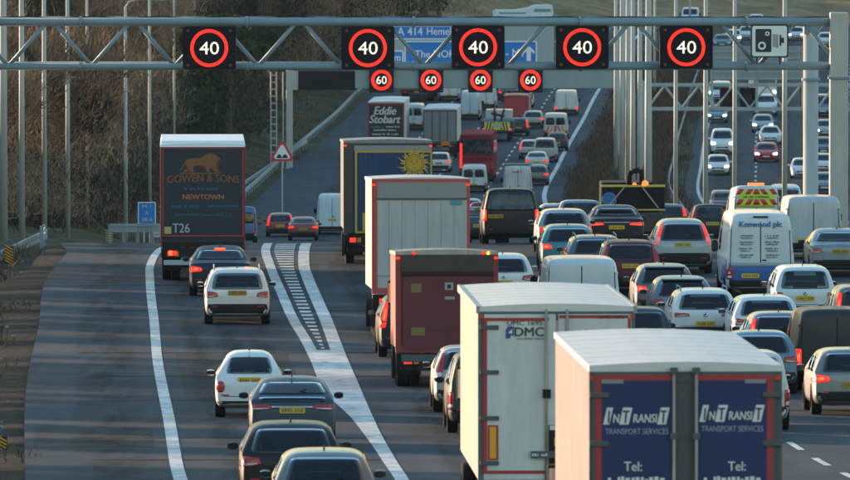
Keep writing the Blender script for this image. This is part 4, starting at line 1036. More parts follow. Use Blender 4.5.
def gantry3():
    d = 735.0; s = d/F; xc = wx(644, d); zg = gz(xc, d)-.3; H = lambda py: wz(py, d)-zg; X = lambda px: wx(px, d)-xc
    root = thing('southbound_gantry', 'pale truss gantry over the southbound lanes behind the thick legs', 'gantry', (xc, d, zg))
    G = mat('pale_gantry', (.36,.41,.42), .5, .1, dirt=.3, dcol=(.22,.25,.26), scale=.5)
    MB().box(X(641.5), X(646.5), 0, .5, 0, H(81)).build('leg', G, root)
    for nm, py in (('top_chord', 85), ('bottom_chord', 109)):
        MB().box(X(645), X(905), 0, .25, H(py+1.7), H(py-1.7)).build(nm, G, root)
    k = 0; px = 648.0
    while px < 890:
        MB().tube((X(px),.12,H(108)),(X(px+17),.12,H(86)),.085,n=6).build('brace', G, root); MB().tube((X(px+17),.12,H(86)),(X(px+34),.12,H(108)),.085,n=6).build('brace', G, root); px += 34
    for px in (712, 757, 803): MB().box(X(px)-.1, X(px)+.1, -.1, 0, H(109), H(46)).build('support_post', G, root)
    for i, (x0, x1) in enumerate(((712.5, 756.5), (758, 803))):
        r = thing('sign_back', 'grey ribbed back of a southbound direction sign, '+('left' if i == 0 else 'right')+' of the pair below the camera sign', 'road sign', (wx(x0, d), d-.15, wz(80, d)), (0,0,0), 'ribbed sign backs over the southbound lanes')
        w = (x1-x0)*s; h = 34*s
        MB().box(0, w, 0, .04, 0, h).build('panel', SG, r)
        for q in range(5): MB().box(.02, w-.02, -.05, 0, h*(q+.12)/5, h*(q+.12)/5+.09).build('rib', G, r)
    for i, (x0, x1, y0, y1) in enumerate(((720,737,88,107),(740,757,88,107),(800,812,88,107))):
        r = thing('signal_back', 'black back of a southbound lane signal hung in the pale truss, '+['leftmost','middle','rightmost'][i], 'speed signal', (wx((x0+x1)/2, d), d+.3, wz(y1, d)), (0,0,0), 'southbound lane signals')
        MB().prism(rrect(-(x1-x0)*s/2, (x1-x0)*s/2, 0, (y1-y0)*s, .08), 0, .4).build('housing', HOU, r); MB().box(-.3,.3,-.05,0,.3,.9).build('hatch', BLK, r)
gantry3()
# ------------------------------------------------------------------ lorries
def lorry(name, label, px, d, w, top, boxL, rear, side, roofc, frame, group='box lorries in the queue', floor=1.15, yaw=0., lights='bar', lit=1, wheels=2, roofover=.0, cabcol=(.5,.5,.5), frame_w=.09, roofedge=None, wheelr=.48, plate_on=True, pit=None):
    X = wx(px, d); z = zr(d); pt_ = math.atan2(zr(d+boxL)-zr(d), boxL) if pit is None else pit
    root = thing(name, label, 'lorry', (X, d, z), (pt_, 0, heading(d+boxL/2)+R_(yaw)), group)
    hw = w/2
    M = lambda *a, **k: MB().box(*a, **k)
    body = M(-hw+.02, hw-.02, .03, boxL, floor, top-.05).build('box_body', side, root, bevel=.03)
    roof = MB(); n = 6
    P = [(-hw, top-.10), (-hw, top-.02)]+[(-hw+w*i/n, top-.02+.05*math.sin(math.pi*i/n)) for i in range(1, n)]+[(hw, top-.02), (hw, top-.10)]
    roof.prism(P, -.01, boxL+.02).build('roof', roofc, root)
    if d < 300:
        for k in range(1, int(boxL/1.25)+1):
            q_ = MB(); yy = k*1.25-.4
            Pq = [(-hw+.02, top-.015)]+[(-hw+w*i/n, top-.0175+.05*math.sin(math.pi*i/n)) for i in range(1, n)]+[(hw-.02, top-.015)]
            q_.prism(Pq+[(p[0], p[1]-.02) for p in Pq[::-1]], yy, yy+.03).build('roof_bow', roofc, root)
    if roofedge:
        for s in (-1, 1): M(s*hw-.03, s*hw+.03, -.012, boxL, top-.13, top-.01).build('roof_rail', roofedge, root)
    fw = frame_w
    M(-hw, -hw+fw, 0, .12, floor-.1, top-.10).build('rear_post', frame, root, bevel=.01); M(hw-fw, hw, 0, .12, floor-.1, top-.10).build('rear_post', frame, root, bevel=.01)
    M(-hw+fw, hw-fw, .002, .12, top-.24, top-.101).build('rear_header', frame, root); M(-hw+fw, hw-fw, .002, .12, floor-.1, floor+.06).build('rear_sill', DRK if name == 'curtain_lorry' else frame, root)
    pan = M(-hw+fw, hw-fw, .02, .06, floor+.06, top-.24).build('rear_panel', rear, root)
    # chassis
    M(-.55, -.40, .3, boxL+1.5, floor-.38, floor-.05).build('chassis_rail', DRK, root); M(.40, .55, .3, boxL+1.5, floor-.38, floor-.05).build('chassis_rail', DRK, root)
    M(-hw+.12, hw-.12, .05, .17, .42, .56).build('underrun_bar', DRK, root, bevel=.01)
    M(-hw+.02, hw-.02, .02, .14, floor-.42, floor-.12).build('light_bar', BLK, root)
    for s in (-1, 1):
        M(s*(hw-.36)-.26, s*(hw-.36)+.26, -.02, .03, floor-.40, floor-.20).build('tail_light_housing', BLK, root)
        tl = M(s*(hw-.30)-.10, s*(hw-.30)+.10, -.035, -.018, floor-.375, floor-.225).build('tail_light', RED1 if lit else RED0, root)
        M(s*(hw-.50)-.06, s*(hw-.50)+.06, -.035, -.018, floor-.375, floor-.225).build('indicator', mat('amber_lens',(.5,.2,.02),.3), root)
        M(s*(hw-.06)-.045, s*(hw-.06)+.045, -.03, .0, top-.21, top-.15).build('marker_lamp', RED1 if lit else RED0, root)
        for ax in range(wheels):
            ya = boxL*.14+1.31*ax+.4
            for o_ in ((.17, .45) if wheels < 3 else (.2,)):
                wheel(root, s*(hw-o_-.02), ya, wheelr, .27)
            M(s*(hw-.34)-.29, s*(hw-.34)+.29, ya-.56, ya-.52, .30, floor-.30).build('mud_flap', BLK, root)
        wheel(root, s*(hw-.2), boxL+.4, wheelr, .3)
    for yy in (boxL*.14+.4,): MB().tube((-hw+.3, yy, wheelr), (hw-.3, yy, wheelr), .09, n=8).build('axle', DRK, root)
    if plate_on: plate(root, 0, floor-.30, y=-.045, w=.52, h=.12)
    # cab
    cm = cabcol if not isinstance(cabcol, tuple) else paint(cabcol)
    y0 = boxL+.55; cw = 1.06
    c = MB(); c.hexa([(-cw,y0,.6),(cw,y0,.6),(cw,y0+2.2,.6),(-cw,y0+2.2,.6),(-cw,y0,min(3.5,top-.3)),(cw,y0,min(3.5,top-.3)),(cw,y0+1.9,min(3.3,top-.45)),(-cw,y0+1.9,min(3.3,top-.45))]).build('cab', cm, root, bevel=.08)
    M(-cw+.1, cw-.1, y0+2.06, y0+2.12, 1.7, 2.7).build('windscreen', GLASS, root)
    for s in (-1, 1):
        M(s*(cw+.02)-.02, s*(cw+.02)+.02, y0+.9, y0+1.8, 1.7, 2.5).build('side_window', GLASS, root)
        m_ = M(s*(cw+.10)-.08, s*(cw+.10)+.08, y0+1.9, y0+2.05, 1.9, 2.5).build('wing_mirror', BLK, root, bevel=.02)
        M(s*(cw+.10)-.06, s*(cw+.10)+.06, y0+1.885, y0+1.899, 1.95, 2.45).build('mirror_glass', CHR, m_)
    VLOG.append((label[:40], round(X,1), d, proj(X-hw,d,z)[0], proj(X+hw,d,z)[0], proj(X,d,z+top)[1], proj(X,d,z)[1]))
    return root, dict(M=M, hw=hw, top=top, floor=floor, pan=pan)
def straps(root, hw, zs, m, y=-.03, l=.30):
    for s in (-1, 1):
        for z in zs: MB().box(min(s*(hw-.0), s*(hw-l)), max(s*(hw-.0), s*(hw-l)), y, .0, z-.035, z+.035).build('hinge_strap', m, root, bevel=.008)
REDP = mat('red_paint', (.42,.03,.035), .45, dirt=.4, dcol=(.2,.05,.05)); NAVY = mat('navy_curtain', (.008,.025,.12), .5, dirt=.6, dcol=(.03,.03,.07), scale=1.2)
GREYF = mat('grey_frame', (.085,.095,.105), .5, .2, dirt=.5, dcol=(.12,.11,.10)); STEEL = mat('lock_rod_steel', (.42,.36,.30), .4, .5, dirt=.4, dcol=(.2,.12,.08))
WHT = mat('white_panel', (.66,.66,.64), .45, coat=.2, dirt=.6, dcol=(.36,.35,.32), scale=1.6); WROOF = mat('white_grp_roof', (.66,.66,.64), .55, dirt=.45, dcol=(.42,.41,.38), scale=.7)
WTX = mat('white_print', (.68,.68,.68), .5)
def build_lorries():
    # --- blue lorry, nearest
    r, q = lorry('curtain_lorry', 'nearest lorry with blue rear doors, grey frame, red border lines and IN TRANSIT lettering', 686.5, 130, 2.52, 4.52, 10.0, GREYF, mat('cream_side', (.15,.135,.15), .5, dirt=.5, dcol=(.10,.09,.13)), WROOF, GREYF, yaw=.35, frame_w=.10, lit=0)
    Z = lambda py: 4.52-(py-369)/77.2; X = lambda px: (px-686.5)/77.0
    for side, (x0, x1) in (('l', (596, 672.5)), ('r', (697.5, 774))):
        door = MB().box(X(x0-3), X(x1+3), -.03, .02, 1.2, Z(377)).build('rear_door', GREYF, r, bevel=.01)
        MB().box(X(x0), X(x1), -.038, -.03, 1.25, Z(380)).build('red_border', REDP, door)
        bx0, bx1 = (x0+6, x1) if side == 'l' else (x0+1, x1-6)
        MB().box(X(bx0), X(bx1), -.044, -.037, 1.3, Z(385.5)).build('blue_sheet', NAVY, door)
        c = X((bx0+bx1)/2); w = (bx1-bx0-6)/77
        zc = Z(422 if side == 'l' else 419.5)
        # IN TRANSIT, the I and both Ts reversed out of slanted white blocks
        xs = c-w/2
        def blk(u0, u1):
            MB().hexa([(xs+w*u0-.02,-.052,zc-.10),(xs+w*u1-.04,-.052,zc-.10),(xs+w*u1-.04,-.046,zc-.10),(xs+w*u0-.02,-.046,zc-.10),(xs+w*u0+.03,-.052,zc+.12),(xs+w*u1+.01,-.052,zc+.12),(xs+w*u1+.01,-.046,zc+.12),(xs+w*u0+.03,-.046,zc+.12)]).build('letter_block', WTX, door)
        blk(.0, .12); blk(.25, .42); blk(.84, 1.0)
        for s_, u, ww, hh, mm in (('I', .065, .03, .16, NAVY), ('N', .18, .095, .11, WTX), ('T', .335, .10, .16, NAVY), ('RANSI', .63, .37, .11, WTX), ('T', .92, .09, .16, NAVY)):
            text(door, s_, xs+w*u, zc+(.0 if hh > .12 else -.02), w*ww, hh, mm, y=-.058, bold=.03, shear=.12)
        text(door, 'TRANSPORT SERVICES', c, zc-.19, w*.98, .075, mat('pale_blue_print', (.30,.36,.48), .5), y=-.05)
        text(door, 'Tel:', c+(.06 if side == 'r' else -.05), Z(472), .23, .12, WTX, y=-.05, bold=.02)
        scribble(door, c, Z(485.5), w*.9, .09, WTX, y=-.05, seed=3)
        MB().box(X(bx1-22 if side == 'r' else bx0), X(bx1-1 if side == 'r' else bx0+22), -.05, -.043, Z(388.5), Z(384.5)).build('sticker', mat('grey_sticker', (.22,.24,.28), .5), door)
    for px in (674.5, 697): MB().tube((X(px), -.075, 1.0), (X(px), -.075, Z(374)), .022, n=10).build('locking_rod', STEEL, r, True)
    for px in (674.5, 697):
        for py in (374, 440): MB().box(X(px)-.05, X(px)+.05, -.10, -.03, Z(py)-.06, Z(py)+.02).build('rod_keeper', GREYF, r)
    straps(r, 1.26, [Z(400), Z(449)], GREYF, y=-.075, l=.26)
    # --- white DMC lorry
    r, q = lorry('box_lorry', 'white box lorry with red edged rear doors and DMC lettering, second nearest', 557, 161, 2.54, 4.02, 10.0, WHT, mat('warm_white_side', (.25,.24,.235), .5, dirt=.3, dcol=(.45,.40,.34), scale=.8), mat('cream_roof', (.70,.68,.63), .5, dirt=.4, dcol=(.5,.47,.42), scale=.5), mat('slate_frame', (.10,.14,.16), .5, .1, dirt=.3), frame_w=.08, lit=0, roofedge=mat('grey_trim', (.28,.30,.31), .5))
    s = 62.1; Z = lambda py: 4.02-(py-307)/s; X = lambda px: (px-557)/s
    for x0, x1, side in ((484, 556.2, 'l'), (558.6, 632, 'r')):
        door = MB().box(X(x0), X(x1), -.03, .02, 1.2, Z(316)).build('rear_door', WHT, r, bevel=.012)
        if side == 'l':
            MB().box(X(483), X(487.3), -.036, -.029, Z(476), Z(319.5)).build('red_strip', REDP, door); MB().box(X(487.3), X(549), -.036, -.029, Z(322.8), Z(319.5)).build('red_strip', REDP, door); MB().box(X(487.3), X(549), -.036, -.029, Z(476), Z(472.5)).build('red_strip', REDP, door)
            text(door, 'UMC 1695', X(525), Z(324.6), 35/s, 4.4/s, INK, y=-.045)
            text(door, 'DMC', X(529.5), Z(333.5), 29/s, 9/s, mat('dark_navy_print', (.02,.025,.05), .5), y=-.045, bold=.03)
            lg = MB().prism([(X(506),Z(340)),(X(510),Z(340)),(X(511),Z(337)),(X(514),Z(337)),(X(514),Z(328)),(X(508),Z(328)),(X(506),Z(332))], -.042, -.03).build('logo', mat('logo_blue', (.02,.07,.25), .5), door)
            MB().prism([(X(508),Z(334.5)),(X(512.5),Z(335.5)),(X(512.5),Z(330.5))], -.05, -.04).build('logo_arrow', WTX, lg)
            scribble(door, X(530), Z(340), 28/s, 2.2/s, mat('grey_print', (.2,.23,.28), .5), y=-.045, seed=8)
            MB().box(X(488), X(498.5), -.045, -.03, Z(462), Z(427)).build('marker_border', REDP, door); MB().box(X(489.8), X(496.3), -.05, -.044, Z(460.3), Z(428.7)).build('amber_marker', mat('amber_marker', (.75,.36,.02), .4), door)
        else:
            MB().box(X(x0+1), X(629), -.036, -.029, Z(320), Z(316.8)).build('red_strip', REDP, door); MB().box(X(628.5), X(631.5), -.036, -.029, 1.3, Z(320)).build('red_strip', REDP, door)
            text(door, 'UMC 1695', X(612), Z(318.8), 26/s, 3.4/s, INK, y=-.045)
    for px in (546.5, 567.5): MB().tube((X(px), -.07, 1.0), (X(px), -.07, Z(311)), .024, n=10).build('locking_rod', STEEL, r, True)
    for px in (547, 568): MB().box(X(px-4), X(px+4), -.11, -.03, Z(400), Z(391)).build('rod_lock', BLK, r, bevel=.01)
    MB().box(X(531), X(556), -.10, -.06, Z(460), Z(453)).build('door_catch', GREYF, r)
    scribble(r, X(541), Z(456.5), 18/s, 3/s, WTX, y=-.108, seed=5)
    pn = MB().box(X(549), X(560), -.06, -.031, Z(466), Z(427)).build('dark_panel', BLK, r, bevel=.01)  # dark panel with a green and a white patch by the door seam
    MB().box(X(554.5), X(558.5), -.066, -.058, Z(448), Z(440)).build('green_patch', mat('lime_patch', (.35,.5,.03), .5), pn); MB().box(X(550), X(560), -.066, -.058, Z(432), Z(427.5)).build('white_patch', WTX, pn)
    for py in (329, 374, 420, 465): MB().box(X(480), X(499), -.06, -.0, Z(py)-.035, Z(py)+.035).build('hinge_strap', GREYF, r, bevel=.008)
    # --- maroon shutter lorry
    MAR = mat('maroon_paint', (.15,.022,.032), .5, dirt=.6, dcol=(.07,.025,.03), scale=1.0); MARB = mat('dusty_maroon', (.085,.05,.045), .65, dirt=.7, dcol=(.055,.042,.038))
    r, q = lorry('shutter_lorry', 'dirty maroon box lorry with dusty top panel and lit left post', 447, 240, 2.48, 3.30, 6.0, MAR, mat('bright_red_side', (.26,.03,.035), .5, dirt=.3, dcol=(.3,.06,.05)), mat('tan_roof', (.45,.40,.34), .6, dirt=.4), mat('red_post', (.26,.03,.035), .45, dirt=.4, dcol=(.2,.04,.04)), floor=.95, frame_w=.13, lit=1, pit=-.047)
    s = 41.7; Z = lambda py: 3.30-(py-252)/s; X = lambda px: (px-447)/s
    MB().box(X(401.5), X(494), -.02, .02, Z(273), Z(256)).build('header_panel', MARB, r, bevel=.01); MB().box(X(401.5), X(494), -.035, .0, Z(277), Z(274)).build('shutter_seal', BLK, r)
    MB().box(X(403), X(493), -.012, .019, Z(352), Z(278)).build('shutter', MAR, r); MB().box(X(403), X(493), -.02, -.011, Z(331.5), Z(330.7)).build('shutter_seam', MARB, r)
    for a, b_, c, e, m_ in ((445,453.5,284,291.5,mat('pale_label',(.34,.31,.30),.5)), (445,455,298,301,mat('pale_label',(.34,.31,.30),.5)), (411,421.5,285,294,mat('ochre_label',(.20,.13,.04),.5)), (411,425,329,337,mat('ochre_label',(.20,.13,.04),.5))):
        l = MB().box(X(a), X(b_), -.022, -.011, Z(e), Z(c)).build('label', m_, r)
    MB().box(X(447.5), X(451), -.026, -.021, Z(290), Z(286)).build('label', INK, r)
    for px, m_ in ((414, RED1), (483.5, RED1), (488.5, AMB)): MB().lathe([(-.05,.03),(-.02,.045),(0,.045)], 'y', 12, (X(px),0,Z(254.6))).build('marker_lamp', m_, r)
    MB().box(-1.1, 1.1, -.05, .1, .62, .80).build('tail_lift', GREYF, r, bevel=.02)
    # --- white trailer with red border
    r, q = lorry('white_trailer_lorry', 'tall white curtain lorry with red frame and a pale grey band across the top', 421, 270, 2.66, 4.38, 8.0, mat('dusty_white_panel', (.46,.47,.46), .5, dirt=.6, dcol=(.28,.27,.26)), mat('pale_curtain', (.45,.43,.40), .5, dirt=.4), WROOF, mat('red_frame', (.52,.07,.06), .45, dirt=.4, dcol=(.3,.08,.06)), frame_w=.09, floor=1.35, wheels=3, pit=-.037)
    MB().box(-1.33, 1.33, -.03, .0, 4.28, 4.36).build('red_top_edge', MATS['red_frame'], r); MB().box(-1.26,-1.18, -.03, .0, 1.4, 4.28).build('red_edge', MATS['red_frame'], r)
    s = 37.04; Z = lambda py: 4.38-(py-178)/s; X = lambda px: (px-421)/s
    MB().box(X(375), X(467), -.02, .02, Z(198), Z(181.5)).build('header_panel', mat('taupe_band', (.27,.25,.235), .6, dirt=.5, dcol=(.36,.34,.32)), r); MB().box(X(375), X(467), -.045, .0, Z(199.5), Z(197.8)).build('header_strip', GREYF, r)
    for k in range(7): MB().box(X(376+k*13.05), X(376+k*13.05+12.8), -.012, .015, Z(275.5), Z(200)).build('door_panel', MATS['dusty_white_panel'], r)
    MB().box(X(450.5), X(462), -.03, -.01, Z(205), Z(200.5)).build('blue_label', mat('cyan_label', (.06,.27,.36), .5), r)
    # --- lorry with the sun emblem
    YEL = mat('gold_print', (.62,.36,.03), .5, dirt=.3, dcol=(.4,.22,.03)); OCH = mat('ochre_print', (.34,.16,.02), .5)
    NC = mat('blue_curtain', (.018,.055,.14), .55, dirt=.6, dcol=(.02,.035,.09), scale=2)
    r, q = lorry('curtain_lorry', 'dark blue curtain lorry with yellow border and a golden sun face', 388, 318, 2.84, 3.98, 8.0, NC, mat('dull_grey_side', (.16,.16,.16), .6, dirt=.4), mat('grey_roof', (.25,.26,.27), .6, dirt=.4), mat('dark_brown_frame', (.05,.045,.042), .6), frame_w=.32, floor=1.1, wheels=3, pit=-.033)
    s = 31.45; Z = lambda py: 3.95-(py-139)/s; X = lambda px: (px-388)/s
    MB().box(X(354), X(432), -.02, .02, Z(149), Z(143.5)).build('header_panel', mat('taupe_band', (.27,.25,.235)), r)
    MB().box(X(354), X(432), -.02, .02, Z(230), Z(149)).build('curtain', NC, r)
    MB().box(X(355), X(432), -.03, -.018, Z(150.5), Z(149)).build('yellow_line', YEL, r); MB().box(X(355), X(357), -.03, -.018, Z(232), Z(150.5)).build('yellow_line', YEL, r); MB().box(X(430.5), X(432), -.03, -.018, Z(232), Z(150.5)).build('yellow_line', YEL, r); MB().box(X(357), X(430.5), -.03, -.018, Z(232), Z(229.5)).build('yellow_line', YEL, r)
    for k in range(16): MB().box(X(359+k*4.4), X(359+k*4.4)+.012, -.028, -.02, Z(229), Z(151)).build('curtain_fold', NAVY, r)
    MB().box(X(362.5), X(367.5), -.03, -.018, Z(229), Z(211)).build('yellow_block', YEL, r)
    sx, sz = X(414.5), Z(161.5); ru = 1/s
    sunr = MB().prism(disc(sx, sz, 8.6*ru, 28), -.045, -.02).build('sun_disc', YEL, r)
    ring(sx, sz, 6.9*ru, 7.6*ru, -.052, -.044).build('sun_ring', OCH, sunr)
    for k in range(22):
        a = 2*math.pi*k/22; R1 = (18.5 if k % 2 == 0 else 15)*ru; w_ = 1.9*ru; bb = MB(); P = []
        for t in range(7):
            u = t/6; rr = 9.2*ru+(R1-9.2*ru)*u; off = math.sin(u*5.2)*1.3*ru*(1 if k % 2 == 0 else .2); P.append((rr, off, w_*(1-u)*.62+.2*ru*(1-u)))
        L_ = [(sx+rr*math.cos(a)-(o+h)*math.sin(a), sz+rr*math.sin(a)+(o+h)*math.cos(a)) for rr, o, h in P]; Rr = [(sx+rr*math.cos(a)-(o-h)*math.sin(a), sz+rr*math.sin(a)+(o-h)*math.cos(a)) for rr, o, h in P[:-1]]
        if max(p[0] for p in L_) > X(431.5): 
            L_ = [(min(p[0], X(431.5)), p[1]) for p in L_]; Rr = [(min(p[0], X(431.5)), p[1]) for p in Rr]
        n = len(L_); 
        for i in range(6):
            b0 = len(bb.v); A = L_[i]; B = L_[i+1]; C_ = Rr[i]; D_ = Rr[i+1] if i+1 < len(Rr) else L_[i+1]
            bb.v += [(A[0],-.038,A[1]),(B[0],-.038,B[1]),(D_[0],-.038,D_[1]),(C_[0],-.038,C_[1])]; bb.f.append((b0,b0+1,b0+2,b0+3))
        bb.build('sun_ray', YEL, r)
    fb = MB()
    for e in (-1, 1): fb.prism(disc(sx+e*2.7*ru, sz+1.9*ru, 1.15*ru, 10), -.053, -.046); fb.prism([(sx+e*1.3*ru,sz+3.9*ru),(sx+e*4.6*ru,sz+3.4*ru),(sx+e*4.4*ru,sz+4.3*ru),(sx+e*1.4*ru,sz+4.7*ru)], -.053, -.046)
    fb.prism([(sx-.6*ru,sz+2*ru),(sx-1.2*ru,sz-1.6*ru),(sx+.9*ru,sz-1.6*ru),(sx+.4*ru,sz-1.0*ru),(sx-.5*ru,sz-1.0*ru)], -.053, -.046)
    fb.prism([(sx-3*ru,sz-2.8*ru),(sx,sz-4.4*ru),(sx+3*ru,sz-2.8*ru),(sx,sz-5.3*ru)], -.053, -.046)
    fb.build('sun_face', OCH, sunr)
    MB().box(-1.3, 1.3, -.03, .02, .62, 1.02).build('rear_bumper', DRK, r)
    # --- the dark lorry with the lion on the slip road
    DC = mat('charcoal_curtain', (.014,.024,.036), .55, dirt=.5, dcol=(.035,.035,.04), scale=1.2); BRN = mat('rust_print', (.24,.095,.04), .55, dirt=.4, dcol=(.12,.05,.03)); TEAL = mat('teal_print', (.012,.11,.20), .55); ORG = mat('orange_print', (.42,.14,.05), .55)
    r, q = lorry('curtain_lorry', 'dark curtain lorry with white roof and rust coloured lion on the slip road', 202.5, 306, 2.60, 4.22, 8.0, DC, DC, mat('bright_roof', (.75,.77,.79), .5), mat('thin_red_frame', (.22,.03,.035), .5, dirt=.4, dcol=(.06,.03,.03)), frame_w=.05, floor=1.15, lit=0, wheels=2)
    s = 32.68; Z = lambda py: 4.22-(py-148.5)/s; X = lambda px: (px-202.5)/s
    MB().hexa([(-1.31,-.06,4.12),(1.31,-.06,4.12),(1.31,1,4.12),(-1.31,1,4.12),(-1.29,.5,4.30),(1.29,.5,4.30),(1.29,8,4.28),(-1.29,8,4.28)]).build('sloped_roof_front', MATS['bright_roof'], r, bevel=.03)
    MB().box(X(162), X(243.5), -.02, .02, Z(241), Z(153)).build('rear_curtain', DC, r)
    for x in (162.6, 242.8): MB().box(X(x)-.02, X(x)+.02, -.03, -.019, Z(241), Z(153)).build('red_line', REDP, r)
    MB().box(X(163), X(242.5), -.03, -.019, Z(241.5), Z(240)).build('red_line', REDP, r); MB().box(X(163), X(242.5), -.03, -.019, Z(153.5), Z(152.6)).build('red_line', REDP, r)
    lion = [(183,176.5),(184,175),(187,174.5),(188,172),(185.5,170),(184.5,167.5),(186,164.5),(190,163),(196,163),(202,162),(205,159.5),(209,157.8),(213,158.2),(216,160),(218.6,161.5),(220.2,163.5),(219.4,165.2),(217,166),(217.5,169),(215.5,171.5),(217.5,174),(219.5,175.5),(219,177),(214.5,176.8),(212,173.5),(210,172.5),(209,175),(210.5,176.8),(206,177),(205.5,172.5),(203,170),(197.5,170.2),(193.5,171),(192.5,174),(194,176.8),(189.5,177),(189.6,174.4),(187.4,176.8)]
    P = [(X(a), Z(b)) for a, b in lion]
    import bmesh as bmm
    bm = bmm.new(); f = bm.faces.new([bm.verts.new((x_, -.03, z_)) for x_, z_ in P]); bmm.ops.triangulate(bm, faces=[f]); me = bpy.data.meshes.new('lion'); bm.to_mesh(me); bm.free()
    link('lion_emblem', me, BRN, r)
    tail = MB().path([(X(184.6),-.03,Z(168)),(X(182.3),-.03,Z(171)),(X(181.4),-.03,Z(174)),(X(179.6),-.03,Z(175.4))], .018, 6).build('lion_tail', BRN, r)
    MB().box(X(180), X(221), -.03, -.021, Z(178.6), Z(177.4)).build('ground_line', BRN, r)
    text(r, 'GOWEN & SONS', X(203), Z(184.3), 72/s, 7.5/s, BRN, y=-.03, bold=.04, arc=.05)
    scribble(r, X(202), Z(193.3), 36/s, 2.6/s, TEAL, y=-.03, seed=1)
    text(r, 'NEWTOWN', X(203), Z(201.6), 41/s, 5/s, ORG, y=-.03, bold=.05)
    scribble(r, X(184), Z(211), 30/s, 2.6/s, TEAL, y=-.03, seed=2); scribble(r, X(223), Z(210.6), 31/s, 2.6/s, TEAL, y=-.03, seed=4); scribble(r, X(203), Z(219.3), 56/s, 2.2/s, TEAL, y=-.03, seed=6)
    text(r, 'T26', X(180.8), Z(232.8), 17/s, 9.2/s, mat('dull_white_print', (.40,.44,.50), .5), y=-.03, bold=.015)
    MB().box(X(164), X(171), -.03, -.02, Z(238.5), Z(231.5)).build('yellow_sticker', mat('pale_yellow', (.45,.38,.12), .5), r)
    MB().box(-1.2, 1.2, -.08, .05, .50, .66).build('bumper_bar', mat('silver_bar', (.4,.42,.45), .45, .3), r, bevel=.02)
    for a, e, m_ in ((168, 3, RED2), (173, 2, RED1)):
        MB().box(X(a), X(a+e+1.6), -.06, -.035, Z(260), Z(255.5)).build('tail_light', m_, r)
    # --- far lorries
    r, q = lorry('curtain_lorry', 'far black lorry with white roof and slanted white Eddie Stobart lettering', 386, 770, 2.80, 4.62, 13.0, mat('black_green_door', (.014,.022,.024), .5), WHT, WROOF, REDP, frame_w=.10, cabcol=(.15,.32,.5), lit=0)
    s = 12.99; Z = lambda py: 4.62-(py-104)/s; X = lambda px: (px-386)/s
    text(r, 'Eddie', X(385), Z(113), 22/s, 8/s, WTX, y=-.03, bold=.05, shear=.25); text(r, 'Stobart', X(385), Z(121.5), 31/s, 8/s, WTX, y=-.03, bold=.05, shear=.25)
    scribble(r, X(377), Z(129.3), 13/s, 2/s, mat('green_print', (.03,.3,.14), .5), y=-.03, seed=11); scribble(r, X(393), Z(129), 14/s, 1.6/s, WTX, y=-.03, seed=12); scribble(r, X(385), Z(132.3), 22/s, 1.6/s, WTX, y=-.03, seed=13); scribble(r, X(385), Z(136.4), 26/s, 1.6/s, WTX, y=-.03, seed=14)
    r, q = lorry('box_lorry', 'far grey doored lorry with pale roof beside the red coach', 440, 776, 2.62, 3.9, 12.0, mat('grey_door', (.24,.25,.25), .5, dirt=.5, dcol=(.15,.14,.14)), WHT, WROOF, GREYF, floor=1.3, wheels=3, lit=0)
    for x in (-.6, 0, .6): MB().box(x-.03, x+.03, -.03, .0, 1.4, 3.65).build('locking_rod', GREYF, r)
    MB().box(.1, .75, -.05, 0, 1.05, 1.35).build('orange_marker', mat('orange_marker', (.7,.2,.04), .5), r)
    lorry('box_lorry', 'small far red lorry ahead of the blue works truck', 516, 850, 2.1, 2.55, 5.5, mat('far_red', (.38,.03,.04), .5), mat('far_red', (.38,.03,.04), .5), mat('far_red', (.38,.03,.04), .5), mat('far_red_dark', (.25,.02,.03), .5), floor=.8, lit=0)
    lorry('box_lorry', 'rust red topped lorry far ahead below the leftmost pair of 60 signals', 417, 905, 3.0, 3.6, 10, mat('rust_red', (.30,.07,.05), .6), mat('rust_red', (.30,.07,.05), .6), mat('rust_red', (.30,.07,.05), .6), mat('rust_red', (.30,.07,.05), .6), lit=0)
build_lorries()
def oncoming_lorry():
    px, d = 765, 905; X = wx(px, d)
    root = thing('white_lorry', 'white high box lorry coming towards the camera under the pale truss', 'lorry', (X, d, zr(d)), (0,0,0), 'oncoming traffic')
    MB().box(-1.15,1.15,2.2,10,1.0,3.9).build('box_body', WHT, root, bevel=.05)
    MB().hexa([(-1.1,0,.5),(1.1,0,.5),(1.1,2.1,.5),(-1.1,2.1,.5),(-1.05,.25,2.7),(1.05,.25,2.7),(1.05,2.1,2.8),(-1.05,2.1,2.8)]).build('cab', WHT, root, bevel=.08)
    MB().hexa([(-.95,.03,1.5),(.95,.03,1.5),(.95,.2,1.5),(-.95,.2,1.5),(-.92,.17,2.4),(.92,.17,2.4),(.92,.3,2.4),(-.92,.3,2.4)]).build('windscreen', GLASS, root)
    for s in (-1,1):
        MB().box(s*.85-.15,s*.85+.15,-.05,0.02,.75,.95).build('headlight', HDL, root); wheel(root, s*.95, 1.2, .45, .28); wheel(root, s*.95, 8, .45, .28)
oncoming_lorry()
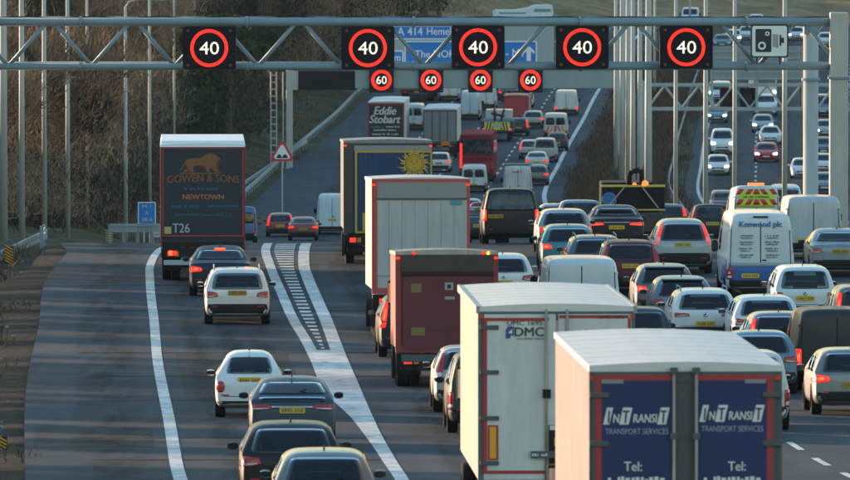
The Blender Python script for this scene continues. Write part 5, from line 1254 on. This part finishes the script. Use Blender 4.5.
# ------------------------------------------------------------------ special vehicles
def coach():
    px, d = 476.5, 727; w, H, L = 2.42, 3.55, 11.5; X = wx(px, d); hw = w/2
    root = thing('coach', 'red coach with dark rear window in the far queue', 'coach', (X, d, zr(d)), (pitch(d),0,heading(d)), None)
    CR = mat('coach_red', (.17,.014,.030), .85, spec=.1, dirt=.4, dcol=(.2,.04,.045)); 
    MB().box(-hw,hw,0,L,.35,H).build('body', CR, root, bevel=.14)
    MB().prism(rrect(-hw*.88,hw*.88,2.15,3.2,.12), -.02, .03).build('rear_window', GLASS, root)
    MB().box(-hw*.9,hw*.9,-.03,.02,1.9,1.96).build('trim_line', mat('far_red_dark',(.25,.02,.03),.5), root); MB().box(-hw*.8,hw*.8,-.03,.02,.75,1.5).build('engine_grille', mat('far_red_dark',(.25,.02,.03),.5), root)
    MB().box(hw-.01,hw+.02,.6,L-.4,2.0,3.0).build('side_window', GLASS, root)
    for s in (-1,1):
        MB().box(s*hw*.93-.09,s*hw*.93+.09,-.04,.0,1.1,2.9 if s < 0 else 1.6).build('tail_light', RED1 if s < 0 else RED0, root)
        wheel(root, s*(hw-.16), 2.6, .48, .3); wheel(root, s*(hw-.16), 8.8, .48, .3)
    MB().box(-hw+.02,hw-.02,-.05,.1,.33,.6).build('bumper', DRK, root, bevel=.03); plate(root, 0, .9, y=-.06)
coach()
def recovery_truck():
    px, d = 633.5, 372; X = wx(px, d); s = d/F; hw = 31.5*s
    root = thing('recovery_truck', 'black recovery truck with raised bed edged in yellow and an orange beacon', 'truck', (X, d, zr(d)), (0,0,heading(d)), None)
    B_ = mat('truck_black', (.008,.009,.012), .7, spec=.2, dirt=.3, dcol=(.03,.03,.03)); Zp = lambda py: wz(py, d)-zr(d)
    MB().box(-hw, hw, 0, .12, Zp(209), Zp(186)).build('rear_board', B_, root, bevel=.01)
    Y_ = mat('board_yellow', (.62,.42,.05), .5)
    MB().box(-hw-.02, hw+.02, -.03, .14, Zp(187), Zp(185)).build('yellow_edge', Y_, root); MB().box(-hw-.02, -hw+.9, -.03, .1, Zp(210.5), Zp(209)).build('yellow_edge', Y_, root); MB().box(hw-1.0, hw+.02, -.03, .1, Zp(210.5), Zp(209)).build('yellow_edge', Y_, root)
    MB().box(-hw+.2, hw-.2, .3, 6, Zp(236), Zp(210)).build('flatbed', DRK, root, bevel=.03)
    MB().box(-hw+.1, hw-.1, -.02, .3, Zp(232), Zp(213)).build('tail_panel', mat('grimy_grey', (.05,.05,.05), .6, dirt=.6), root, bevel=.02)
    MB().box(-1.0, 1.0, 6, 8, .6, Zp(190)).build('cab', B_, root, bevel=.06)
    for a, b_, c, e in ((-.35,209,-.95,190),(.35,190,.95,209)) : pass
    for x0, y0, x1, y1 in ((-1.0,208,-.35,187.5),(.35,187.5,.95,208)):
        MB().tube((x0*hw/1.2,-.05,Zp(y0)), (x1*hw/1.2,-.05,Zp(y1)), .03, n=8).build('strut', STEEL, root)
    MB().path([(-.15,.1,Zp(187)),(-.15,.1,Zp(175)),(-.05,.1,Zp(171.5)),(.25,.1,Zp(170)),(.3,.1,Zp(173)),(.3,.1,Zp(186))], .10, 10).build('crane_arm', B_, root, True)
    MB().lathe([(0,.16),(.14,.14),(.2,.06)], 'z', 14, (.42,.1,Zp(186))).build('orange_beacon', mat('beacon_orange', (.9,.16,.03), .3, emit=.5), root, True); MB().lathe([(0,.1),(.12,.05)], 'z', 10, (0.05,.1,Zp(186))).build('orange_beacon', mat('beacon_orange', (.9,.16,.03)), root, True)
    MB().lathe([(-.02,.26),(.0,.28)], 'y', 20, (-hw+.28,-.02,Zp(199.5))).build('blue_roundel', mat('roundel_blue', (.02,.14,.34), .5), root)
    for sgn in (-1,1):
        MB().box(sgn*hw*.8-.14,sgn*hw*.8+.14,-.05,.0,Zp(228),Zp(225)).build('tail_light', RED0, root)
        for yy in (1.5, 2.9, 6.4): wheel(root, sgn*(hw-.25), yy, .46, .3)
    plate(root, .1, Zp(222), y=-.05)
recovery_truck()
def works_truck():
    px, d = 497, 812; X = wx(px, d); s = d/F
    root = thing('works_truck', 'dark blue works truck with a yellow chevron board on its back', 'truck', (X, d, zr(d)), (pitch(d),0,heading(d)), None); NB = mat('works_blue', (.015,.03,.11), .5, dirt=.4); Zp = lambda py: wz(py, d)-zr(d)
    MB().box(-1.32,1.32,0,5.5,Zp(132.5),Zp(121)).build('rear_body', NB, root, bevel=.04); MB().box(-1.2,1.2,.1,5.5,.7,Zp(133)).build('chassis', DRK, root, bevel=.03)
    MB().box(-1.1,1.1,5.6,7.5,.6,Zp(112)).build('cab', paint((.5,.5,.5)), root, bevel=.08)
    bd = MB().box(-1.02,1.05,-.12,-.02,Zp(130),Zp(122)).build('chevron_board', mat('board_bright_yellow', (.75,.62,.04), .5), root, bevel=.01); z0, z1 = Zp(130), Zp(122)
    for sg in (-1,1):
        for k in range(3): MB().hexa([(sg*(.32+.24*k),-.13,z0+.02),(sg*(.44+.24*k),-.13,z0+.02),(sg*(.44+.24*k),-.121,z0+.02),(sg*(.32+.24*k),-.121,z0+.02),(sg*(.48+.24*k-.3),-.13,z1-.02),(sg*(.60+.24*k-.3),-.13,z1-.02),(sg*(.60+.24*k-.3),-.121,z1-.02),(sg*(.48+.24*k-.3),-.121,z1-.02)]).build('stripe', INK if k % 2 else NB, bd)
    MB().box(-.35,.4,-.14,-.13,z0+.18,z1-.1).build('notice', mat('grey_notice', (.4,.42,.3), .5), bd)
    MB().tube((-.2,1,Zp(121)),(-.2,1,Zp(112)),.12).tube((-.5,1.2,Zp(114)),(.6,1.2,Zp(117)),.09).tube((.3,1,Zp(121)),(.5,2.5,Zp(111)),.1).build('loader_arm', DRK, root)
    MB().lathe([(0,.16),(.3,.1)], 'z', 10, (-.2,1,Zp(112))).build('beacon', RED0, root)
    for sg in (-1,1):
        MB().box(sg*1.05-.14,sg*1.05+.14,-.05,.0,.95,1.12).build('tail_light', RED1, root)
        for yy in (1.2, 2.5, 6.3): wheel(root, sg*.95, yy, .46, .3)
works_truck()
def far_coach():
    d = 1345; z0 = wz(17.5, d); x0 = wx(495, d); s = d/F
    root = thing('white_coach', 'distant white coach and its tapering front part above the gantry', 'coach', (wx(524, d), d, z0), (0,0,R_(0)), None); X = lambda px: wx(px, d)-wx(524, d); Z = lambda py: wz(py, d)-z0
    WC = mat('coach_white', (.72,.76,.78), .4, dirt=.2)
    MB().prism([(X(493.5),Z(17.5)),(X(552),Z(17.5)),(X(553.5),Z(14)),(X(552.5),Z(6)),(X(549),Z(5)),(X(533),Z(5.4)),(X(528),Z(8)),(X(515),Z(10)),(X(494.5),Z(10.2)),(X(493),Z(12))], 0, 2.5).build('body', WC, root)
    MB().box(X(534), X(551), -.03, .0, Z(12), Z(9)).build('side_window', mat('pale_glass', (.16,.26,.33), .2), root); MB().box(X(499), X(526), -.03, .0, Z(14), Z(12.5)).build('side_window', mat('pale_glass', (.16,.26,.33), .2), root)
    for px in (500, 512, 536, 546): w_ = wheel(root, X(px), .3, .45, .3); w_.rotation_euler = (0,0,R_(90))
    k = MB().box(X(480), X(570), -1, 5, Z(17.5)-2.2, Z(17.5)-.0).build('overbridge_deck', SG, None)
    k.location = root.location; tag(k, 'concrete bridge deck carrying the distant white coach', 'bridge'); k.name = 'overbridge'
far_coach()
# ------------------------------------------------------------------ the queue
V = vehicle
Q1 = 'vehicles queueing on the slip road'; Q2 = 'vehicles queueing on the main carriageway'; Q3 = 'vehicles far up the main carriageway'; ON = 'oncoming traffic'
BLKP = (.012,.013,.018); WH = (.70,.70,.69); SIL = (.34,.36,.38); 
# slip road
V('saloon_car', 'dark blue saloon with lit brake lights close behind the lion lorry', 'car', 'saloon', 220, ('bot', 297), (.012,.02,.04), Q1, lights='wedge', lit=2, W=1.82, stop=2, lowtrim=.12, dirt=.2)
V('white_suv', 'white compact off-roader with black lower bumper on the slip road', 'car', 'suv', 237, ('bot', 325), (.74,.72,.69), Q1, lights='wedge', H=1.54, lowtrim=.26, rails=1, plate_z=.90, dirt=.12, wiper=False)
V('small_white_car', 'small rounded white city car with black side mirrors on the slip road', 'car', 'city', 249, ('bot', 418), (.72,.71,.70), Q1, lights='round', H=1.46, W=1.53, plate_z=.84, lowtrim=.05, dirt=.1, chrome=None)
V('hatchback', 'grey hatchback with full width red tail light band and split rear window', 'car', 'civic', 292, ('bot', 449), (.05,.075,.105), Q1, lights='slim', H=1.44, plate_z=.80, chrome=.11, dirt=.25, lowtrim=.14, metal=.4)
V('hatchback', 'black hatchback with pale roof reflection behind the grey split window car', 'car', 'hatch', 291, ('top', 427), (.014,.014,.018), Q1, lights='wedge', W=1.80, dirt=.15)
V('hatchback', 'pale green grey car cut by the bottom edge with a sunlit left pillar', 'car', 'hatch', 325, ('top', 456), (.20,.23,.23), Q1, lights='wedge', W=1.72, metal=.5, dirt=.2)
# lane 1
V('estate_car', 'silver estate half hidden behind the DMC lorry left side, farther of two', 'car', 'estate', 474, ('bot', 413), (.40,.39,.36), Q2, lights='pillar', metal=.5, dirt=.2)
V('suv', 'dark green off-roader squeezed beside the DMC lorry left side', 'car', 'offroad', 491, ('bot', 434), (.03,.05,.05), Q2, lights='tall', W=1.84, H=1.72)
V('hatchback', 'black car between the maroon lorry and the tall white lorry', 'car', 'suv', 414, ('bot', 358), (.015,.014,.016), Q2, lights='pillar', lit=2)
V('pickup_car', 'dark car directly ahead of the tall white lorry and beside the sun lorry', 'car', 'hatch', 404, ('d', 294), (.02,.02,.022), Q2, lights='square')
# lane 2
V('off_roader', 'big black square off-roader with offset yellow plate and tall red lights', 'car', 'offroad', 511, ('d', 342), (.008,.011,.016), Q2, lights='disco', lit=2, plate_z=.95, plate_x=-.52, lowtrim=.18, dirt=.25, mirrors=True)
V('white_hatchback', 'white hatchback between the maroon lorry and the white high roofed van', 'car', 'hatch', 504, ('d', 290), WH, Q2, lights='wedge', W=1.78, dirt=.15)
V('white_van', 'plain white van roof showing just above the DMC lorry', 'van', 'van', 582, ('d', 275), (.66,.70,.74), Q2, lights='tall', W=2.14, H=2.0, dirt=.2, rearglass='none')
V('car', 'maroon hatchback half hidden behind the big black off-roader', 'car', 'suv', 488, ('d', 425), (.16,.02,.03), Q2, H=1.8, lights='wedge')
V('car', 'navy car between the tall white lorry and the big black off-roader', 'car', 'saloon', 480, ('d', 388), (.03,.06,.10), Q2, lights='wedge')
V('silver_car', 'pale silver car half hidden behind the light blue roofed car', 'car', 'hatch', 558, ('d', 397), (.42,.45,.48), Q2, H=1.6, lights='wedge')
V('blue_car', 'pale blue roofed car beside the black recovery truck', 'car', 'suv', 581, ('d', 372), (.16,.30,.42), Q2, lights='wedge')
V('silver_car', 'silver hatchback close behind the teal hatchback and to its left', 'car', 'estate', 565, ('d', 327), (.45,.46,.47), Q2, lights='wedge', lit=1, metal=.4)
V('teal_hatchback', 'teal hatchback with a bright square reflection in its rear window', 'car', 'hatch', 569, ('d', 312), (.02,.22,.26), Q2, lights='wedge', lit=2, plate_z=.62, wiper=False)
V('blue_car', 'slate blue estate half hidden by the maroon hatchback', 'car', 'estate', 597, ('d', 303), (.07,.11,.16), Q2, lights='wedge', rails=1)
V('maroon_hatchback', 'dark maroon off-roader with a silver roof reflection behind the white van roof', 'car', 'suv', 631, ('d', 297), (.12,.015,.03), Q2, lights='pillar', plate_z=.86, H=1.58, rails=1)
V('dark_car', 'dark car with black windows showing over the nearest lorry roof', 'car', 'suv', 638, ('d', 251), (.03,.05,.07), Q2, lights='wedge', H=1.55)
# lane 3
V('dark_saloon', 'black saloon with chrome strip left of the black recovery truck', 'car', 'saloon', 617, ('d', 334), BLKP, Q2, lights='slim', lit=1, chrome=.06, plate_z=.72, W=1.86, lowtrim=.1)
V('blue_grey_car', 'blue grey hatchback peeping out right of the recovery truck', 'car', 'suv', 667, ('d', 405), (.10,.18,.24), Q2, lights='pillar', lit=1, plate_z=.8)
V('black_hatchback', 'black hatchback with large yellow plate right of the blue grey one', 'car', 'suv', 713, ('d', 398), (.016,.016,.018), Q2, lights='pillar', plate_z=.80, H=1.58, W=1.72)
V('silver_off_roader', 'silver off-roader with tall red pillar lights and black lower bumper', 'car', 'crv', 683.5, ('d', 311), (.42,.44,.45), Q2, lights='crv', lit=1, plate_z=.93, lowtrim=.34, metal=.45, dirt=.2, ant=False)
V('hatchback', 'grey hatchback with raked rear window, farther of the pair left of the white estate', 'car', 'hatch', 666, ('d', 283), (.15,.17,.19), Q2, lights='wedge', lit=2, metal=.5, spoiler=True)
V('hatchback', 'silver blue hatchback with raked rear window, nearer of the pair left of the white estate', 'car', 'hatch', 684, ('d', 275), (.20,.24,.28), Q2, lights='wedge', metal=.5, spoiler=True)
V('white_estate', 'white estate with slanted red lights behind the silver blue hatchback', 'car', 'estate', 706, ('d', 266), (.72,.71,.70), Q2, lights='slim', plate_z=.62, rails=1, dirt=.12, H=1.5)
V('white_car', 'low white car with long dark rear window left of the charcoal van', 'car', 'estate', 768, ('d', 262), (.70,.72,.74), Q2, lights='wedge', dirt=.1, rails=0)
V('blue_grey_hatchback', 'slate blue hatchback half hidden by the charcoal van', 'car', 'hatch', 782, ('d', 250), (.13,.18,.25), Q2, lights='pillar', lit=2, metal=.4)
V('blue_hatchback', 'bright blue grey hatchback right behind the nearest lorry roof', 'car', 'hatch', 762, ('d', 236), (.16,.28,.38), Q2, lights='wedge', metal=.4)
V('white_pickup', 'white off-roader mostly hidden by the nearest lorry, with a red tail light', 'car', 'offroad', 748, ('bot', 431), (.68,.68,.67), Q2, lights='tall', W=1.86, H=1.70)
def vito_extra(r, sh, T): pass
V('charcoal_van', 'charcoal panel van with bright red tail light at the right of the queue', 'van', 'van', 838, ('d', 238), (.04,.04,.048), Q2, lights='tall', lit=2, W=1.98, H=1.95, rearglass='none', plate_z=.70, plate_x=-.12, metal=.3, dirt=.3)
V('silver_estate', 'grey silver estate at the right picture edge with a lit brake light', 'car', 'estate', 855, ('d', 223), (.26,.26,.27), Q2, lights='wedge', lit=2, W=1.84, metal=.55)
# lane 4
def kenwood(r, sh, T):
    BL = mat('van_blue_band', (.02,.12,.36), .4, dirt=.3, dcol=(.05,.09,.16)); BT = mat('blue_print', (.03,.16,.42), .5); GT = mat('grey_text', (.12,.14,.18), .5)
    patch(r, 'blue_band', sh, [(-.93,.42),(.93,.42),(.955,.92),(-.955,.92)], '-y', BL, off=.006, n=10, k=4, rnd=0)
    patch(r, 'grey_band', sh, [(-.955,.921),(.955,.921),(.96,1.05),(-.96,1.05)], '-y', mat('grey_band', (.33,.37,.42), .4), off=.006, n=10, k=2, rnd=0)
    for ax in ('-x',): patch(r, 'blue_band', sh, [(.05,.42),(3.0,.42),(2.0,.92),(.05,1.15)], ax, BL, off=.006, n=10, k=4, rnd=0)
    text(r, 'Kenwood plc', .0, 2.16, 1.26, .21, BT, y=-.075, bold=.05)
    for c in (-.42, .34):
        for k in range(4):
            scribble(r, c, 1.85-.19*k, .42, .05, GT, y=-.075, seed=30+k*3+int(c > 0)); scribble(r, c, 1.78-.19*k, .34, .04, GT, y=-.075, seed=50+k*3+int(c > 0))
    scribble(r, .55, .80, .35, .04, SW, y=-.075, seed=70); scribble(r, .50, .70, .5, .05, SW, y=-.075, seed=71); scribble(r, .50, .61, .5, .05, SW, y=-.075, seed=72)
    MB().box(-.22,.22,-.03,.05,2.37,2.42).build('high_brake_light', INK, r)
V('white_van', 'white high roofed van with Kenwood plc lettering and a blue lower band', 'van', 'bigvan', 761, ('d', 295), (.66,.70,.74), Q2, lights='low', lit=0, W=2.04, H=2.5, rearglass='none', plate_z=.66, plate_x=-.30, dirt=.22, extra=kenwood)
def hivis(r, sh, T):
    LY = mat('lime_yellow', (.55,.68,.05), .5); RR = mat('hi_vis_red', (.65,.03,.05), .5)
    patch(r, 'hi_vis_panel', sh, [(-.84,1.3),(.84,1.3),(.76,2.0),(-.76,2.0)], '-y', LY, off=.01, n=10, k=6, rnd=.05)
    for row, (z0, z1) in enumerate(((1.40,1.60),(1.78,1.96))):
        for k in range(5):
            c = -.68+.34*k+(.0 if row else .0)
            sg = -1 if c < 0 else 1
            if abs(c) < .1: q = [(-.13,z0),(.13,z0),(.06,z1),(-.06,z1)]
            else: q = [(c-.09,z0),(c+.09,z0),(c+.09-sg*.14,z1),(c-.09-sg*.14,z1)]
            patch(r, 'hi_vis_stripe', sh, q, '-y', RR, off=.018, n=3, k=2, rnd=0)
    scribble(r, 0, 1.69, .95, .07, mat('dark_green_print', (.05,.15,.05), .5), y=-.065, seed=90)
    MB().box(-.30,.30,.25,.45,T['H']+.01,T['H']+.10).build('orange_beacon', mat('beacon_orange', (.9,.16,.03)), r, bevel=.03)
V('highway_van', 'van with lime yellow and red chevron back and an orange beacon on its roof', 'van', 'bigvan', 757, ('d', 362), (.66,.70,.72), Q2, lights='low', W=1.80, H=2.1, rearglass='none', plate_z=0, extra=hivis)
V('white_van', 'dusty white panel van with double rear doors beside the lettered van', 'van', 'van', 814, ('d', 323), (.50,.54,.57), Q2, lights='tall', W=1.9, H=2.02, rearglass='none', plate_z=.62, plate_x=-.3, dirt=.4)
V('silver_saloon', 'silver saloon with dark red lights at the right picture edge', 'car', 'saloon', 841, ('d', 309), (.26,.30,.34), Q2, lights='wedge', W=1.84, metal=.5, plate_z=.80)
V('white_small_van', 'white square small estate van with yellow plate behind the lettered van', 'van', 'mpv', 806, ('d', 279), (.70,.71,.72), Q2, lights='square', W=1.74, H=1.60, plate_z=.74, dirt=.12, rails=0)
V('taupe_mpv', 'brown grey people carrier cut by the right picture edge', 'car', 'mpv', 868, ('d', 262), (.19,.16,.15), Q2, lights='pillar', lit=2, metal=.4, H=1.75)
# far vehicles on our side
V('white_van', 'white tall van on the left lane beyond the brow with an orange plate', 'van', 'bigvan', 332, ('d', 628), (.55,.68,.76), Q3, lights='low', W=1.96, H=2.55, rearglass='none', plate_z=.95, dirt=.25)
V('red_tailed_car', 'dark red car beyond the brow, leftmost of the two beside the white tall van', 'car', 'hatch', 280, ('d', 622), (.25,.03,.03), Q3, lights='pillar', lit=2)
V('dark_red_saloon', 'dark red saloon beyond the brow touching the white tall van', 'car', 'saloon', 303, ('d', 606), (.22,.03,.035), Q3, lights='wedge', lit=1)
V('blue_van', 'blue van glimpsed right of the lion lorry', 'van', 'smallvan', 239, ('d', 470), (.03,.12,.30), Q3, lights='low', W=1.7, H=1.8)
V('white_van', 'white van with dirty back and red lettering in the right lane', 'van', 'bigvan', 518, ('d', 690), (.62,.61,.60), Q3, lights='low', W=2.02, H=2.5, rearglass='none', dirt=.6, extra=lambda r, sh, T: (scribble(r, -.1, 2.1, .7, .13, REDP, y=-.09, seed=9), MB().box(-.95,.95,.2,2.8,T['H']+.02,T['H']+.10).build('roof_rack', GREYF, r)))
V('white_van', 'small plain white van behind the red coach', 'van', 'van', 474, ('d', 708), (.66,.68,.68), Q3, lights='low', W=1.82, H=1.95, rearglass='one')
V('blue_car', 'light blue car squeezed behind the small plain white van', 'car', 'hatch', 470, ('d', 655), (.25,.42,.52), Q3, lights='wedge', lit=1)
V('white_hatchback', 'white hatchback between the sun lorry and the red coach', 'car', 'hatch', 439, ('d', 748), WH, Q3, lights='wedge', lit=1, W=1.72)
V('grey_hatchback', 'dark grey hatchback, nearest of three cars left of the white edge line', 'car', 'hatch', 537, ('d', 722), (.12,.15,.18), Q3, lights='wedge', lit=1, W=1.7)
V('white_saloon', 'white saloon with lit tail lights, middle of the three cars left of the edge line', 'car', 'saloon', 536.5, ('d', 750), (.55,.57,.6), Q3, lights='wedge', lit=2, W=1.75)
V('silver_car', 'silver car with dark window and red light, farthest of the three near the edge line', 'car', 'hatch', 530, ('d', 775), (.45,.48,.52), Q3, lights='pillar', lit=2, W=1.74)
V('silver_mpv', 'silver people carrier with wide dark rear window behind the chevron van', 'car', 'mpv', 545, ('d', 768), (.42,.45,.48), Q3, lights='low', W=1.9, H=1.85, plate_z=.7)
V('dark_car', 'dark car just right of the silver people carrier', 'car', 'hatch', 557, ('d', 792), (.04,.05,.06), Q3, lights='pillar', W=1.7)
def chev(r, sh, T):
    LY = mat('pale_lime', (.6,.62,.35), .5); RR = mat('hi_vis_red', (.65,.03,.05), .5)
    for k in range(6):
        c = -.75+.3*k; sg = -1 if c < 0 else 1
        patch(r, 'chevron_stripe', sh, [(c-.07,.45),(c+.07,.45),(c+.07-sg*.22,1.1),(c-.07-sg*.22,1.1)], '-y', mat('amber_stripe', (.55,.25,.03), .5) if k % 2 else RR, off=.012, n=3, k=3, rnd=0)
    scribble(r, -.4, 1.55, .5, .12, GREYF, y=-.06, seed=3)
V('chevron_van', 'white van with orange and red striped lower doors near the edge line', 'van', 'van', 555.5, ('d', 818), (.62,.62,.55), Q3, lights='low', W=1.98, H=2.1, rearglass='one', extra=chev, plate_z=0)
V('white_van', 'plain white van in the right lane farther than the striped one', 'van', 'bigvan', 566, ('d', 873), WH, Q3, lights='low', lit=1, W=2.04, H=2.15, rearglass='none', L=5.2)
V('white_saloon', 'white saloon with lit lights right of the small red lorry', 'car', 'saloon', 523, ('d', 890), WH, Q3, lights='wedge', lit=1, W=1.85)
V('white_small_van', 'tiny white van just ahead of the white saloon', 'van', 'smallvan', 531, ('d', 935), WH, Q3, lights='low', W=1.8, H=1.75)
V('red_tailed_car', 'small dark car with red lights beside the blue works truck', 'car', 'hatch', 519, ('d', 825), (.05,.03,.04), Q3, lights='pillar', lit=2, W=1.6)
V('white_box_van', 'white square van left of two above the red coach', 'van', 'bigvan', 470, ('d', 862), (.6,.68,.74), Q3, lights='low', W=1.75, H=2.5, rearglass='none')
V('white_box_van', 'white square van right of two above the red coach', 'van', 'bigvan', 486, ('d', 885), WH, Q3, lights='low', W=1.75, H=2.2, rearglass='none')
V('white_truck_van', 'pale van between the black lettered lorry and the grey lorry', 'van', 'bigvan', 413, ('d', 838), (.5,.56,.6), Q3, lights='low', W=1.9, H=2.2, rearglass='one')
V('dark_car', 'tiny dark car under the third 60 signal', 'car', 'saloon', 491, ('d', 960), (.02,.02,.03), Q3, lights='wedge', W=1.9)
V('dark_car', 'tiny dark car ahead of the plain white van in the right lane', 'car', 'saloon', 573, ('d', 940), (.03,.04,.05), Q3, lights='wedge', W=1.9)
V('white_van', 'small white van far ahead left of the works truck', 'van', 'van', 449, ('d', 905), WH, Q3, lights='low', W=1.9)
V('silver_car', 'tiny silver car far ahead under the second 60 signal', 'car', 'hatch', 437, ('d', 960), (.4,.43,.46), Q3, lights='wedge')
V('white_van', 'tiny white van far ahead between the second and third 60 signals', 'van', 'bigvan', 456, ('d', 950), WH, Q3, lights='low', W=2.1)
V('dark_car', 'tiny dark car directly ahead of the small red lorry', 'car', 'saloon', 508, ('d', 905), (.03,.04,.06), Q3, lights='wedge', lit=1)
V('red_tailed_car', 'tiny maroon car below the third 60 signal', 'car', 'hatch', 498, ('d', 925), (.2,.03,.04), Q3, lights='pillar', lit=2)
V('silver_car', 'silver car in the lane left of the chevron van', 'car', 'hatch', 533, ('d', 842), (.36,.4,.44), Q3, lights='wedge', lit=1)
# oncoming
def O(name, label, cat, kind, px, d, col, lit=1, **k): V(name, label, cat, kind, px, ('d', d), col, ON, face='front', lit=lit, dirt=.12, plate_z=0, ant=False, **k)
O('red_hatchback', 'red oncoming hatchback with both headlights lit', 'car', 'hatch', 766.5, 768, (.55,.02,.03), W=1.85)
O('white_hatchback', 'white oncoming hatchback nearest on the inside southbound lane', 'car', 'hatch', 718, 742, (.7,.7,.7), W=1.74)
O('white_van', 'white oncoming van right behind the nearest white hatchback', 'van', 'mpv', 722.5, 785, (.72,.72,.70), W=1.88, H=1.95)
O('blue_car', 'dull blue oncoming car with one bright headlight', 'car', 'hatch', 717, 855, (.12,.2,.27), W=1.8)
O('white_pickup', 'white oncoming van with both lights lit below the pale truss', 'van', 'van', 720, 905, (.6,.66,.7), W=2.1, H=1.7)
O('white_hatchback', 'white oncoming rounded car just behind the red one', 'car', 'city', 770.5, 806, (.74,.74,.72), lit=0, W=1.85)
O('silver_car', 'silver oncoming car behind the white rounded car', 'car', 'hatch', 763, 832, (.3,.35,.4), W=1.8)
O('white_suv', 'white oncoming off-roader with dark grille in front of the white lorry', 'car', 'suv', 765.5, 872, (.7,.72,.74), lit=0, W=2.1, H=1.8)
O('dark_car', 'dark grey oncoming car nearest, just above the black hatchback', 'car', 'suv', 724.5, 665, (.09,.09,.09), lit=0, W=1.82)
O('white_van', 'white oncoming minibus van behind the dusty panel van', 'van', 'bigvan', 788, 655, (.68,.69,.70), lit=0, W=2.05, H=2.3)
O('grey_car', 'grey oncoming car between the two thick gantry legs, nearest', 'car', 'hatch', 825, 705, (.16,.2,.24), lit=1, W=1.8)
O('white_car', 'white oncoming car between the thick legs, second', 'car', 'hatch', 822, 745, (.6,.62,.64), lit=0, W=1.8)
O('dark_blue_car', 'dark blue oncoming car between the thick legs, third', 'car', 'hatch', 824, 780, (.05,.09,.14), lit=1, W=1.8)
O('silver_car', 'silver oncoming car between the thick legs, fourth', 'car', 'hatch', 826, 820, (.3,.34,.38), lit=1, W=1.8)
O('blue_car', 'blue oncoming van between the thick legs, farthest', 'van', 'smallvan', 823, 870, (.05,.1,.25), lit=0, W=1.8)
O('white_car', 'white oncoming car showing just left of the thicker gantry leg', 'car', 'hatch', 803, 735, (.65,.66,.68), lit=0, W=1.8)
O('white_car', 'pale oncoming car above the camera sign, left one', 'car', 'hatch', 733, 1050, (.55,.58,.6), W=1.8)
O('white_car', 'pale oncoming car above the camera sign, middle one', 'car', 'hatch', 747, 1062, (.6,.62,.64), W=1.8)
O('dark_car', 'dark oncoming car right of the rightmost 40 signal', 'car', 'saloon', 722, 1035, (.06,.1,.14), lit=0, W=1.9)
O('white_car', 'pale oncoming car right of the camera sign with lights lit', 'car', 'hatch', 796, 1060, (.6,.62,.64), W=1.8)
O('white_car', 'tiny white oncoming car near the top of the thicker leg', 'car', 'hatch', 826, 1040, (.6,.62,.64), W=1.8)
O('white_van', 'tiny white oncoming van left of the rightmost 40 signal top', 'van', 'van', 690, 1130, (.66,.68,.7), lit=0, W=2.0)
O('white_car', 'tiny white oncoming car beyond the camera sign top', 'car', 'hatch', 756, 1110, (.6,.62,.64), W=1.8)
for l in VLOG:
    print('%-42s X%6.1f d%6.1f px %4.0f-%4.0f top %4.0f bot %4.0f' % l)
